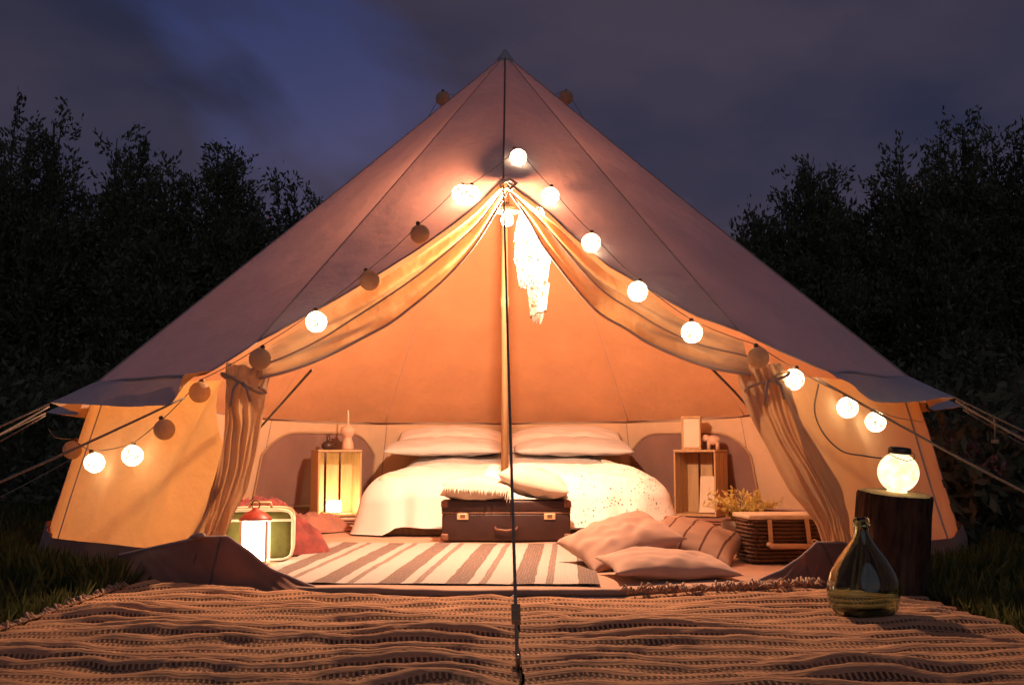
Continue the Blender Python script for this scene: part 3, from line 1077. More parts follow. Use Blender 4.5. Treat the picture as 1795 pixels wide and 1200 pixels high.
def pillow(name, label, cat, w, d, h, seed, mat, loc, rot, group=None, **k):
    v, f = pillow_geo(w, d, h, seed, **k)
    o = mesh(name, v, f, mat, None, True, loc, rot)
    return tag(o, label, cat, group)
pillow('pillow', 'plump white pillow at the head of the bed, left of the pole', 'pillow', 0.80, 0.46, 0.22, 1.0, 'pillow_linen', (-0.39, 1.86, 0.560), (R_(16), R_(1), R_(2)), 'pillows at the head of the bed', corner=-0.02)
pillow('pillow', 'plump white pillow at the head of the bed, right of the pole', 'pillow', 0.82, 0.46, 0.22, 2.3, 'pillow_linen', (0.43, 1.86, 0.563), (R_(16), R_(-1), R_(-2)), 'pillows at the head of the bed', corner=-0.02)
pillow('pillow', 'flat white pillow lying in front of the plump left pillow', 'pillow', 0.82, 0.46, 0.16, 4.3, 'white_linen', (-0.43, 1.60, 0.518), (R_(6), 0, R_(-2)), 'pillows at the head of the bed', corner=-0.02)
pillow('pillow', 'flat white pillow lying in front of the plump right pillow', 'pillow', 0.82, 0.46, 0.16, 5.1, 'white_linen', (0.47, 1.60, 0.518), (R_(6), 0, R_(2)), 'pillows at the head of the bed', corner=-0.02)

# ------------------------------------------------------------------ suitcase in front of the pole
sc = thing('suitcase', 'old dark brown leather suitcase with two brass latches before the bed', 'suitcase', (0.008, -0.125, 0.016), R_(0.5))
box('base_shell', (0.695, 0.165, 0.148), (0, 0, 0.074), 'brown_leather', sc, 0.012, None, 3, True)
box('lid_shell', (0.700, 0.170, 0.066), (0, 0, 0.186), 'brown_leather', sc, 0.012, None, 3, True)
box('edge_band', (0.699, 0.169, 0.010), (0, 0, 0.1505), 'leather_edge', sc, 0.003)
for x in (-0.235, 0.235):
    l = box('latch', (0.062, 0.006, 0.034), (x, -0.0865, 0.132), 'brass', sc, 0.003)
    box('latch_hasp', (0.026, 0.006, 0.016), (0, -0.005, 0.003), 'leather_edge', l, 0.002)
tube('handle', [(-0.06, -0.083, 0.075), (-0.055, -0.102, 0.065), (0, -0.108, 0.058), (0.055, -0.102, 0.065), (0.06, -0.083, 0.075)], 0.007, 'leather_edge', sc, 8)
for x in (-1, 1):
    for z, nm in ((0.022, 0), (0.198, 1)):
        box('corner_cap', (0.042, 0.05, 0.040), (x * 0.332, -0.0645, z), 'leather_edge', sc, 0.010, None, 3, True)
# cushions on the suitcase
cl = thing('cushion', 'cream cushion with a ragged fringe on the left of the suitcase', 'cushion', (-0.160, -0.14, 0.272), 0, None, (R_(-13), R_(4), R_(6)))
v, f = pillow_geo(0.38, 0.28, 0.185, 7.0, 30)
mesh('cover', v, f, 'cream_cushion', cl)
fv, ff = [], []
for i in range(46):
    x = lerp(-0.18, 0.18, i / 45)
    L = 0.022 + 0.020 * rnd.random() + (0.03 if i > 41 else 0)
    y = -0.132 + 0.010 * (1 - (x / 0.18) ** 2)
    tv, tf = tube_geo([(x, y, 0.002), (x + rnd.uniform(-.004, .004), y - 0.008, -0.008), (x + rnd.uniform(-.008, .008), y - 0.012, -L)], [0.004, 0.0045, 0.002], 5)
    k = len(fv)
    fv += tv
    ff += [tuple(q + k for q in g) for g in tf]
fr = mesh('fringe', fv, ff, 'cream_cushion', cl)
pillow('cushion', 'plain cream cushion leaning on the right of the suitcase', 'cushion', 0.40, 0.30, 0.20, 9.4, 'cream_cushion', (0.160, -0.13, 0.305), (R_(-10), R_(13), R_(-4)))

# ------------------------------------------------------------------ rugs
def rug_in():
    W, D = 1.36, 1.74
    def fn(u, w):
        x, y = (u - 0.5) * W, (w - 0.5) * D
        return Vector((x, y, 0.018 + 0.006 * nz(x * 2.2, y * 2.2, 4) + 0.003 * nz(x * 7, y * 7, 1)))
    v, f, uv = grid(fn, 60, 70)
    uv = [(a * W, b * D) for a, b in uv]
    o = mesh('striped_rug', v, f, 'striped_weave', None, True, (-0.275, -1.215, 0.001), (0, 0, R_(-3.0)), uv)
    tag(o, 'cream and brown striped woven rug on the tent floor before the suitcase', 'rug')
rug_in()
def rug_out(x0, x1, label, seed, off):
    NU, NV = 170, 300
    v, uv = [], []
    for i in range(NU + 1):
        x = lerp(x0, x1, i / NU)
        far = -math.sqrt(2.505 ** 2 - x * x) + 0.012 * nz(x * 9, seed)
        for j in range(NV + 1):
            y = lerp(-5.2, far, j / NV)
            wx = x + 0.012 * nz(y * 5, seed, 1) * (1 if abs(i / NU - 0.5) > 0.4 else 0)
            # rucked-up ripples lying across the rug
            ph = y * 62 + 4.0 * nz(x * 1.6 + seed, y * 1.1, 0.3) + 3.2 * nz(x * 4.6, y * 2.8, seed) + 0.9 * nz(x * 11, y * 6, seed)
            amp = 0.0100 * (0.35 + 1.2 * max(0, nz(x * 2.4 + seed * 3, y * 3.0, 2) + 0.35))
            h = amp * (1 + math.sin(ph)) ** 1.35 * 0.75
            h += 0.013 * (nz(x * 2.4, y * 6.5, seed + 4) + 0.3) + 0.008 * nz(x * 6, y * 11, seed) + 0.0035 * nz(x * 16, y * 30, seed) + 0.0012 * nz(x * 60, y * 60, seed)
            edge = min(1, min(i, NU - i) / 14.0)
            h = 0.014 + max(0, h) * lerp(0.6, 1, edge)
            v.append((wx, y, h))
            uv.append((x, ph / (2 * math.pi) * 0.105))
    f = []
    for i in range(NU):
        for j in range(NV):
            a = i * (NV + 1) + j
            f.append((a, a + NV + 1, a + NV + 2, a + 1))
    t = thing('jute_rug', label, 'rug', (0, 0, 0), 0, 'jute rugs before the tent')
    mesh('weave', v, f, 'jute_weave', t, True, None, None, uv)
    return t
RL = rug_out(-1.33, 0.055, 'rippled jute rug outside the door, left of the front rope', 1.0, 0.0)
RR = rug_out(0.060, 1.40, 'rippled jute rug outside the door under the green bottle', 6.5, 0.047)
def fringe(parent, pts, n, L, mat, zb=0.03):
    fv, ff = [], []
    for i in range(n):
        p, d = pts(i / (n - 1))
        p, d = Vector(p), Vector(d)
        jit = Vector((rnd.uniform(-.02, .02), rnd.uniform(-.02, .02), 0))
        l = L * rnd.uniform(0.6, 1.3)
        tv, tf = tube_geo([p, p + d * l * 0.5 + jit * 0.5 + Vector((0, 0, rnd.uniform(0, .018))), p + d * l + jit + Vector((0, 0, -0.008))], [0.0035, 0.0045, 0.002], 5)
        k = len(fv)
        fv += tv
        ff += [tuple(q + k for q in g) for g in tf]
    o = mesh('fringe', fv, ff, mat, parent)
    o['kind'] = 'stuff'
mat_cloth('jute_yarn', (0.52, 0.32, 0.21), (0.26, 0.14, 0.09), 40.0)
fringe(RR, lambda t: ((lerp(0.42, 1.12, t), -math.sqrt(2.49 ** 2 - lerp(0.42, 1.12, t) ** 2) - 0.02, 0.03 + 0.012 * rnd.random()), (rnd.uniform(-.6, .6), rnd.uniform(-0.4, 0.6), 0.25)), 150, 0.05, 'jute_yarn')
fringe(RL, lambda t: ((-1.325, lerp(-4.3, -2.2, t), 0.025), (-0.9, rnd.uniform(-.5, .5), 0)), 180, 0.03, 'jute_yarn')

# ------------------------------------------------------------------ floor cushions
pillow('cushion', 'blush floor cushion propped at the back left of the cushion heap', 'cushion', 0.44, 0.40, 0.17, 11.0, 'blush_cushion', (0.50, -1.44, 0.115), (R_(14), R_(-17), R_(17)), crease=0.014)
pillow('cushion', 'tan cushion with thin dark stripes at the right of the cushion heap', 'cushion', 0.42, 0.36, 0.15, 13.0, 'striped_cushion', (0.86, -1.22, 0.100), (R_(14), R_(14), R_(-24)), crease=0.008)
pillow('cushion', 'flat blush floor cushion lying in front of the cushion heap by the sill', 'cushion', 0.50, 0.36, 0.125, 17.0, 'blush_cushion', (0.64, -1.84, 0.055), (R_(5), R_(2), R_(9)), crease=0.012)

# ------------------------------------------------------------------ crates
def crate(label, loc, rz):
    t = thing('wooden_crate', label, 'crate', loc, rz, 'pine crates standing on end beside the bed')
    w, d, h, th = 0.31, 0.25, 0.455, 0.012
    for z in (th / 2 + 0.001, h - th / 2):
        for y in (-d / 4, d / 4):
            box('end_board', (w - 0.002, d / 2 - 0.003, th * 1.3), (0, y, z if z > 0.1 else z + 0.003), 'crate_pine', t, 0.002)
    for x in (-1, 1):
        for y in (-0.083, 0.0, 0.083):
            box('side_slat', (th, 0.076, h - 0.036), (x * (w / 2 - th / 2 - 0.002), y, h / 2), 'crate_pine', t, 0.002)
    for k, x in enumerate((-0.105, 0.0, 0.105)):
        box('back_slat', (0.088, th, h - 0.036), (x, d / 2 - th / 2 - 0.003, h / 2), 'crate_pine', t, 0.002)
    return t
crate('pine crate left of the bed with a candle glowing inside', (-1.19, 1.49, 0.052), R_(22))
crate('pine crate right of the bed with a pale card inside', (1.36, 1.49, 0.052), R_(-31))
cj = thing('candle_jar', 'bright candle jar inside the left crate', 'candle', (-1.19, 1.43, 0.073))
lathe('glow', [(0.0, 0.004), (0.042, 0.004), (0.047, 0.02), (0.047, 0.075), (0.043, 0.085), (0.0, 0.085)], 'candle_glow', cj, 24)
lathe('base', [(0.05, 0.0), (0.05, 0.006), (0.047, 0.010)], 'ceramic', cj, 24)
card = thing('card', 'pale card leaning inside the right crate', 'card', (1.40, 1.475, 0.073), R_(-31))
box('sheet', (0.13, 0.012, 0.25), (0, 0.03, 0.127), 'paper_card', card, 0.002, (R_(-8), 0, 0))
box('fold', (0.126, 0.02, 0.006), (0, -0.002, 0.0045), 'paper_card', card, 0.001)
# on the left crate
vz = thing('vase', 'slender clay vase with a single stem on the left crate', 'vase', (-1.115, 1.52, 0.510))
lathe('body', [(0.0, 0.0), (0.040, 0.0), (0.043, 0.01), (0.038, 0.045), (0.028, 0.075), (0.030, 0.09), (0.050, 0.11), (0.054, 0.135), (0.046, 0.155), (0.018, 0.168), (0.010, 0.178), (0.010, 0.185)], 'ceramic', vz, 28)
tube('stem', [(0, 0, 0.17), (0.001, 0, 0.22), (-0.001, 0, 0.275)], [0.006, 0.006, 0.0045], 'paper_card', vz, 8)
pt = thing('pot', 'small dark pot beside the vase on the left crate', 'pot', (-1.25, 1.50, 0.510))
lathe('bowl', [(0.0, 0.0), (0.030, 0.0), (0.045, 0.015), (0.047, 0.035), (0.036, 0.05), (0.020, 0.056), (0.013, 0.07), (0.016, 0.10), (0.012, 0.104), (0.009, 0.10), (0.009, 0.06)], 'dark_ceramic', pt, 24)
tube('ear', [(0.044, 0, 0.03), (0.062, 0, 0.045), (0.05, 0, 0.07), (0.02, 0, 0.075)], 0.004, 'dark_ceramic', pt, 6)
# on the right crate
fb = thing('block_lantern', 'square pale lantern standing on the right crate', 'lantern', (1.30, 1.49, 0.510), R_(-14))
box('bottom_plate', (0.135, 0.10, 0.012), (0, 0, 0.0065), 'crate_pine', fb, 0.002)
box('top_plate', (0.140, 0.104, 0.014), (0, 0, 0.224), 'crate_pine', fb, 0.002)
box('panel', (0.112, 0.078, 0.200), (0, 0, 0.1145), 'paper_card', fb, 0.003)
for x in (-1, 1):
    for y in (-1, 1):
        box('post', (0.010, 0.010, 0.203), (x * 0.0605, y * 0.043, 0.1145), 'crate_pine', fb, 0.001)
fg = thing('figurine', 'small pale elephant figurine beside the square lantern', 'figurine', (1.445, 1.46, 0.510), R_(-20))
for x in (-0.03, 0.03):
    lathe('leg', [(0.0, 0), (0.013, 0), (0.012, 0.035), (0.014, 0.05)], 'ceramic', fg, 12, (x, -0.012, 0))
    lathe('leg', [(0.0, 0), (0.013, 0), (0.012, 0.035), (0.014, 0.05)], 'ceramic', fg, 12, (x, 0.014, 0))
lathe('body', [(0.0, -0.05), (0.022, -0.042), (0.034, -0.02), (0.036, 0.0), (0.033, 0.024), (0.02, 0.044), (0.0, 0.05)], 'ceramic', fg, 18, (0, 0, 0.064), (0, R_(90), 0))
lathe('head', [(0.0, -0.026), (0.018, -0.02), (0.025, 0.0), (0.019, 0.019), (0.0, 0.026)], 'ceramic', fg, 16, (-0.052, 0, 0.08))
tube('trunk', [(-0.07, 0, 0.078), (-0.085, 0, 0.055), (-0.082, 0, 0.03), (-0.092, 0, 0.018)], [0.011, 0.009, 0.007, 0.005], 'ceramic', fg, 8)
for y in (-1, 1):
    lathe('ear', [(0.0, -0.003), (0.018, -0.002), (0.021, 0.0), (0.018, 0.002), (0.0, 0.003)], 'ceramic', fg, 14, (-0.045, y * 0.026, 0.082), (R_(80), 0, 0))
# folded blankets under the crates
def folded(label, loc, w, d, n, mat, rz=0):
    t = thing('folded_blanket', label, 'blanket', loc, rz)
    for k in range(n):
        s = 17 + k + loc[0]
        def fn(u, wv, k=k, s=s):
            # rounded cross-section swept over the width
            a = wv * 2 * math.pi
            x = (u - 0.5) * w * (1 - 0.015 * k)
            hy = d / 2 * (1 - 0.02 * k)
            c, si = math.cos(a), math.sin(a)
            y = math.copysign(abs(c) ** 0.25, c) * hy + 0.008 * nz(x * 5, k, s)
            z = math.copysign(abs(si) ** 0.6, si) * 0.0075
            return Vector((x, y, z + 0.0085 + k * 0.0165 + 0.0015 * nz(x * 4, y * 4, s)))
        v, f, uv = grid(fn, 24, 40)
        f.append(tuple(range(0, 41)))
        f.append(tuple(reversed(range(24 * 41, 25 * 41))))
        mesh('fold', v, f, mat, t)
folded('folded pink blanket under the left crate', (-1.24, 1.44, 0.014), 0.60, 0.56, 2, 'pink_blanket', R_(14))
folded('folded pink blanket under the right crate', (1.36, 1.44, 0.014), 0.50, 0.58, 2, 'pink_blanket', R_(-20))

# ------------------------------------------------------------------ left of the door, inside
gcase = thing('fabric_case', 'yellow-green fabric case with cream piping behind the glowing lantern', 'case', (-1.10, -1.16, 0.016), R_(10))
box('body', (0.30, 0.20, 0.225), (0, 0, 0.114), 'green_fabric', gcase, 0.035, None, 4, True)
for y in (-0.098, 0.098):
    ring = []
    for i in range(48):
        a = i / 48 * 2 * math.pi
        c, s_ = math.cos(a), math.sin(a)
        ring.append((math.copysign(abs(c) ** 0.32, c) * 0.148, y, 0.114 + math.copysign(abs(s_) ** 0.32, s_) * 0.110))
    tube('piping', ring, 0.007, 'cream_piping', gcase, 6, True)
box('lid_band', (0.305, 0.204, 0.012), (0, 0, 0.178), 'cream_piping', gcase, 0.003)
tube('handle', [(-0.05, 0, 0.226), (-0.045, 0, 0.25), (0.045, 0, 0.25), (0.05, 0, 0.226)], 0.007, 'tan_leather', gcase, 8)
ln = thing('lantern', 'bright white lantern with a red top at the left of the door', 'lantern', (-1.075, -1.36, 0.016), R_(4))
box('base', (0.120, 0.105, 0.014), (0, 0, 0.0075), 'cream_piping', ln, 0.003)
box('glow_pane', (0.094, 0.080, 0.168), (0, 0, 0.099), 'lantern_glow', ln, 0.003)
for x in (-1, 1):
    for y in (-1, 1):
        box('post', (0.010, 0.010, 0.170), (x * 0.054, y * 0.046, 0.0995), 'cream_piping', ln, 0.001)
lathe('roof', [(0.072, 0.0), (0.068, 0.010), (0.040, 0.034), (0.018, 0.042), (0.014, 0.052), (0.0, 0.054)], 'red_metal', ln, 20, (0, 0, 0.186))
tube('ring', [(0.018 * math.cos(i / 12 * 6.283), 0, 0.252 + 0.018 * math.sin(i / 12 * 6.283)) for i in range(12)], 0.003, 'lid_metal', ln, 6, True)
def heap(name, label, loc, rx, ry, h, mat, seed):
    def fn(u, w):
        a = u * 2 * math.pi
        r = w
        k = 1 + 0.18 * nz(math.cos(a) * 1.5, math.sin(a) * 1.5, seed)
        x, y = r * rx * k * math.cos(a), r * ry * k * math.sin(a)
        z = h * (1 - r ** 3.0) * (0.9 + 0.35 * nz(x * 4, y * 4, seed)) + (0.030 * (1 - abs(nz(x * 8, y * 12, seed)) * 2.6) + 0.022 * (0.5 - abs(nz(x * 22, y * 9, seed + 2)) * 2) + 0.01 * nz(x * 30, y * 30, 1)) * (1 - r ** 5)
        return Vector((x, y, max(0.003, z)))
    v, f, uv = grid(fn, 120, 44)
    o = mesh(name, v, f, mat, None, True, loc)
    return tag(o, label, 'blanket')
heap('crumpled_blanket', 'crumpled red blanket heaped behind the green case', (-1.27, -0.80, 0.015), 0.42, 0.30, 0.235, 'red_blanket', 5.0)
heap('crumpled_blanket', 'crumpled pink blanket on the floor left of the bed', (-1.42, 0.62, 0.015), 0.44, 0.36, 0.10, 'pink_blanket', 9.0)

# ------------------------------------------------------------------ right of the door, inside: basket and sprigs
bs = thing('picnic_basket', 'dark wicker picnic basket with pale lid and leather straps', 'basket', (1.235, -1.22, 0.016), R_(6))
W2, D2, H2 = 0.345, 0.23, 0.185
def rrect(t, w, d, e=0.2):
    a = t * 2 * math.pi
    c, s_ = math.cos(a), math.sin(a)
    return math.copysign(abs(c) ** e, c) * w / 2, math.copysign(abs(s_) ** e, s_) * d / 2
box('inner_body', (W2 - 0.02, D2 - 0.02, H2 - 0.004), (0, 0, H2 / 2), 'wicker', bs, 0.012)
for k in range(11):
    z = 0.010 + k * (H2 - 0.016) / 10
    pts = []
    for i in range(96):
        x, y = rrect(i / 96, W2 - 0.012, D2 - 0.012)
        o_ = 1 + 0.020 * math.sin(i * math.pi / 2 + k * math.pi)
        pts.append((x * o_, y * o_, z))
    tube('weave_row', pts, 0.0085, 'wicker', bs, 5, True)
box('lid', (W2 + 0.012, D2 + 0.012, 0.022), (0, 0, H2 + 0.012), 'cream_piping', bs, 0.008, None, 3, True)
for x in (-0.085, 0.085):
    box('strap', (0.020, 0.006, 0.110), (x, -D2 / 2 - 0.010, H2 - 0.052), 'tan_leather', bs, 0.002, (0, R_(-6 if x > 0 else -3), 0))
tube('handle', [(-0.098, -D2 / 2 - 0.016, 0.085), (-0.09, -D2 / 2 - 0.03, 0.075), (0.09, -D2 / 2 - 0.03, 0.072), (0.098, -D2 / 2 - 0.016, 0.085)], 0.012, 'tan_leather', bs, 8)
tube('ring', [(0.108 + 0.016 * math.cos(i / 14 * 6.283), -D2 / 2 - 0.020, 0.080 + 0.020 * math.sin(i / 14 * 6.283)) for i in range(14)], 0.004, 'brass', bs, 6, True)

def leaf_mesh(name, pts, dirs, sizes, mat, parent, rs, aspect=0.42, tone=None):
    n = len(pts)
    P = np.asarray(pts, dtype=np.float64)
    Dv = np.asarray(dirs, dtype=np.float64)
    Dv /= np.linalg.norm(Dv, axis=1)[:, None] + 1e-9
    rv = rs.normal(size=(n, 3))
    S = np.cross(Dv, rv)
    S /= np.linalg.norm(S, axis=1)[:, None] + 1e-9
    L = np.asarray(sizes)[:, None]
    a, b, c, d = P, P + Dv * L * 0.5 + S * L * aspect * 0.5, P + Dv * L, P + Dv * L * 0.5 - S * L * aspect * 0.5
    V = np.stack([a, b, c, d], 1).reshape(-1, 3)
    me = bpy.data.meshes.new(name)
    me.vertices.add(4 * n)
    me.vertices.foreach_set('co', V.astype(np.float32).ravel())
    me.loops.add(4 * n)
    me.loops.foreach_set('vertex_index', np.arange(4 * n, dtype=np.int32))
    me.polygons.add(n)
    me.polygons.foreach_set('loop_start', np.arange(0, 4 * n, 4, dtype=np.int32))
    me.polygons.foreach_set('loop_total', np.full(n, 4, dtype=np.int32))
    at = me.attributes.new('tone', 'FLOAT', 'POINT')
    tn = rs.random(n) if tone is None else tone
    at.data.foreach_set('value', np.repeat(tn, 4).astype(np.float32))
    me.update()
    me.validate()
    return link(name, me, mat, parent, None, None, False)

rs = np.random.RandomState(3)
pp = thing('potted_plant', 'pale yellow-green sprigs in a low dark pot behind the basket', 'plant', (1.22, -0.55, 0.016))
lathe('pot', [(0.0, 0.0), (0.085, 0.0), (0.11, 0.05), (0.115, 0.13), (0.10, 0.135), (0.09, 0.12), (0.0, 0.12)], 'dark_ceramic', pp, 24)
lp, ldr, lsz = [], [], []
sv, sf = [], []
for i in range(34):
    a = rs.uniform(0, 6.283)
    tip = Vector((math.cos(a) * rs.uniform(.04, .26), math.sin(a) * rs.uniform(.04, .12), rs.uniform(.19, .29)))
    base = Vector((math.cos(a) * 0.04, math.sin(a) * 0.04, 0.12))
    tv, tf = tube_geo([base, base.lerp(tip, .5) + Vector((0, 0, .03)), tip], [0.003, 0.0025, 0.0015], 4)
    k = len(sv); sv += tv; sf += [tuple(q + k for q in g) for g in tf]
    for j in range(16):
        t = 0.3 + 0.7 * j / 15
        p = base.lerp(tip, t) + Vector((0, 0, .03 * math.sin(t * 3.14)))
        lp.append(p + Vector(rs.normal(0, .006, 3))); ldr.append(rs.normal(0, 1, 3) + np.array([0, 0, .6])); lsz.append(rs.uniform(.02, .04))
mesh('stems', sv, sf, 'sprig_leaf', pp)
leaf_mesh('leaves', lp, ldr, lsz, 'sprig_leaf', pp, rs)

# ------------------------------------------------------------------ stump, globe lantern, bottle
st = thing('tree_stump', 'dark bark tree stump standing at the right of the door', 'stump', (1.325, -2.345, -0.018), 0, None, (R_(5.5), R_(4), 0))
def bark_fn(u, w):
    a = u * 2 * math.pi
    z = w * 0.377
    r = 0.122 + 0.012 * (1 - w) ** 3 + 0.010 * nz(math.cos(a) * 2, math.sin(a) * 2, z * 2) + 0.007 * nz(math.cos(a) * 9, math.sin(a) * 9, z * 5) - 0.012 * max(0, 0.35 - abs(nz(math.cos(a) * 6, math.sin(a) * 6, z * 2.2)) * 4)
    if w >= 0.999: r -= 0.004
    return Vector((r * math.cos(a), r * math.sin(a), z))
v, f, uv = grid(bark_fn, 160, 40)
mesh('bark', v, f, 'stump_bark', st)
topv = [bark_fn(i / 160, 1.0) for i in range(160)] + [Vector((0, 0, 0.379))]
mesh('cut_top', topv, [(i, (i + 1) % 160, 160) for i in range(160)], 'stump_rings', st, True)
bpy.data.objects['cut_top'].location = (0, 0, 0.001)

def mat_globe():
    t = NT('globe_glow')
    v = t.coord()
    sep = t.n('ShaderNodeSeparateXYZ'); t.l(v, sep.inputs[0])
    n = t.noise(v, 30, 3)
    col = t.ramp(n, [(0.35, (1.0, 0.66, 0.26)), (0.65, (1.0, 0.84, 0.50))])
    e = t.n('ShaderNodeEmission', {'Strength': 2.2})
    t.l(col, e.inputs['Color'])
    g = t.n('ShaderNodeBsdfGlossy', {'Roughness': 0.15, 'Color': (0.5, 0.5, 0.5, 1)})
    ms = t.n('ShaderNodeMixShader', {0: 0.08})
    t.l(e.outputs[0], ms.inputs[1]); t.l(g.outputs[0], ms.inputs[2])
    return t.set(ms.outputs[0])
mat_globe()
mat_emit('globe_core', (1.0, 0.80, 0.48), 55.0)
gl = thing('globe_lantern', 'glowing round glass lantern with a dark lid on the stump', 'lantern', (1.354, -2.387, 0.362), 0, None, (R_(5.5), R_(4), 0))
prof = [(0.0, 0.0), (0.034, 0.0)]
for k in range(3, 18):
    a = math.pi * k / 20
    prof.append((0.068 * math.sin(a), 0.066 - 0.068 * math.cos(a)))
lathe('globe', prof + [(0.032, 0.132), (0.032, 0.138)], 'globe_glow', gl, 36)
lathe('lid', [(0.037, 0.130), (0.038, 0.132), (0.038, 0.147), (0.034, 0.151), (0.0, 0.152)], 'lid_metal', gl, 32)
tube('wire_handle', [(-0.038, 0, 0.14), (-0.045, -0.02, 0.13), (-0.03, -0.06, 0.12), (0.0, -0.072, 0.112), (0.03, -0.06, 0.12), (0.045, -0.02, 0.13), (0.038, 0, 0.14)], 0.0015, 'lid_metal', gl, 5)
gd = bpy.data.lights.new('globe_light', 'POINT')
gd.energy = 5.0
gd.color = (1.0, 0.72, 0.36)
gd.shadow_soft_size = 0.066
go = bpy.data.objects.new('globe_light', gd)
COL.objects.link(go)
go.parent = gl
go.location = (0, 0, 0.075)

dj = thing('demijohn', 'round green glass demijohn bottle standing on the jute rug', 'bottle', (1.055, -2.93, 0.024))
outp = [(0.0, 0.006), (0.045, 0.0), (0.078, 0.006), (0.096, 0.030), (0.103, 0.070), (0.101, 0.098), (0.090, 0.130), (0.070, 0.165), (0.048, 0.195), (0.030, 0.220), (0.0205, 0.242), (0.019, 0.268), (0.0235, 0.270), (0.0235, 0.280), (0.019, 0.284)]
inp = [(0.0145, 0.284), (0.0145, 0.242), (0.026, 0.216), (0.044, 0.191), (0.066, 0.161), (0.086, 0.127), (0.0965, 0.097), (0.0985, 0.070), (0.0915, 0.033), (0.075, 0.012), (0.045, 0.006), (0.0, 0.012)]
lathe('glass_body', outp + inp, 'green_glass', dj, 48)
tube('neck_ring', [(0.0225 * math.cos(i / 24 * 6.283), 0.0225 * math.sin(i / 24 * 6.283), 0.262) for i in range(24)], 0.003, 'green_glass', dj, 6, True)

# lamp cable hanging on the right wall
wc = tube('lamp_cable', smoothcurve([wallb(34.5, 0.765, 0.03), wallb(34.0, 0.66, 0.03), wallb(34.6, 0.57, 0.03), wallb(36.5, 0.50, 0.03), wallb(39, 0.482, 0.03), wallb(42, 0.472, 0.035), wallb(45.5, 0.465, 0.05)], 40), 0.0035, 'rope', None, 6)
tag(wc, 'thin brown cable hanging down the right front wall to the globe lantern', 'cable')

# ------------------------------------------------------------------ trees behind
def tree(name, label, x, y, h, w, seed, n_shoot=84, per=600):
    r = np.random.RandomState(seed)
    t = thing(name, label, 'tree', (x, y, 0), 0, 'dark bushy trees behind the tent')
    bv, bf = [], []
    P, Dd, S = [], [], []
    for i in range(n_shoot):
        a = r.uniform(0, 2 * math.pi)
        rr = math.sqrt(r.uniform(0, 1))
        b = np.array([0.22 * rr * math.cos(a), 0.22 * rr * math.sin(a), 0.0])
        hh = h * (1 - 0.30 * rr ** 2.2) * r.uniform(0.66, 0.97)
        if i < 5:
            hh = h * r.uniform(0.93, 1.0); rr *= 0.45
        e = np.array([w / 2 * rr * math.cos(a), w / 2 * rr * math.sin(a), hh])
        m = np.array([e[0] * 0.75 + r.normal(0, .12), e[1] * 0.75 + r.normal(0, .12), hh * 0.5])
        pts = []
        for k in range(9):
            q = k / 8
            pts.append((1 - q) ** 2 * b + 2 * q * (1 - q) * m + q * q * e)
        tv, tf = tube_geo([Vector(p) for p in pts], [max(0.006, (0.055 if i < 8 else 0.025) * (1 - k / 8.6)) for k in range(9)], 5, False, False)
        o = len(bv); bv += tv; bf += [tuple(q + o for q in g) for g in tf]
        q = r.uniform(0.08, 1.0, per) ** 0.68
        pos = ((1 - q) ** 2)[:, None] * b + (2 * q * (1 - q))[:, None] * m + (q * q)[:, None] * e
        # leaves sit on side twigs: clumps along the shoot
        nt = 22
        tw = r.uniform(0.12, 1.0, nt)
        which = np.abs(q[:, None] - tw[None, :]).argmin(1)
        spread = (0.52 * (1 - 0.40 * tw) + 0.04)
        dirn = r.normal(0, 1, (nt, 3)); dirn[:, 2] = np.abs(dirn[:, 2]) * 0.8
        dirn /= np.linalg.norm(dirn, axis=1)[:, None]
        along = r.uniform(0, 1.15, per)
        pos = pos + dirn[which] * (spread[which] * along)[:, None] + r.normal(0, 0.03, (per, 3))
        pos[:, 2] = np.maximum(pos[:, 2], 0.05)
        P.append(pos)
        dd = dirn[which] * 0.7 + r.normal(0, .55, (per, 3)); dd[:, 2] += 0.55
        Dd.append(dd)
        S.append(r.uniform(0.05, 0.105, per))
    mesh('trunk', bv, bf, 'tree_bark', t)
    leaf_mesh('crown', np.concatenate(P), np.concatenate(Dd), np.concatenate(S), 'tree_leaf', t, r, 0.40)
    return t
TREES = [
    (-8.4, 8.6, 5.6, 2.2, 'tall dark tree standing off the far left'),
    (-6.9, 8.0, 5.15, 1.9, 'dark bushy tree at the left edge of the picture'),
    (-6.15, 7.7, 5.25, 1.6, 'tall spiky dark tree second from the left edge'),
    (-5.25, 8.2, 5.05, 1.7, 'dark bushy tree third from the left edge'),
    (-4.45, 7.8, 4.45, 1.7, 'shorter dark tree beside the dip in the left tree line'),
    (-3.72, 8.0, 4.85, 1.2, 'upright dark tree with a pointed top nearest the tent on the left'),
    (-2.95, 8.4, 4.15, 1.7, 'low dark tree partly hidden by the left roof slope'),
    (-1.6, 9.0, 3.5, 2.4, 'low dark tree wholly behind the left of the roof'),
    (0.6, 9.2, 3.4, 2.4, 'low dark tree wholly behind the middle of the tent'),
    (2.3, 8.8, 3.4, 2.0, 'low dark tree behind the right of the roof'),
    (3.25, 8.0, 3.75, 1.4, 'small dark tree rising just above the right roof slope'),
    (3.95, 7.9, 4.45, 1.4, 'rounded dark tree nearest the tent on the right'),
    (4.65, 8.3, 4.05, 1.5, 'lower dark tree beside the gap in the right tree line'),
    (5.35, 7.8, 4.65, 1.4, 'dark tree just right of the gap in the right tree line'),
    (5.85, 7.9, 5.15, 1.1, 'slim spiky dark tree standing tall among the right trees'),
    (6.75, 8.0, 5.30, 1.9, 'tall dark tree at the right edge of the picture'),
    (8.3, 8.6, 5.6, 2.2, 'tall dark tree standing off the far right'),
]
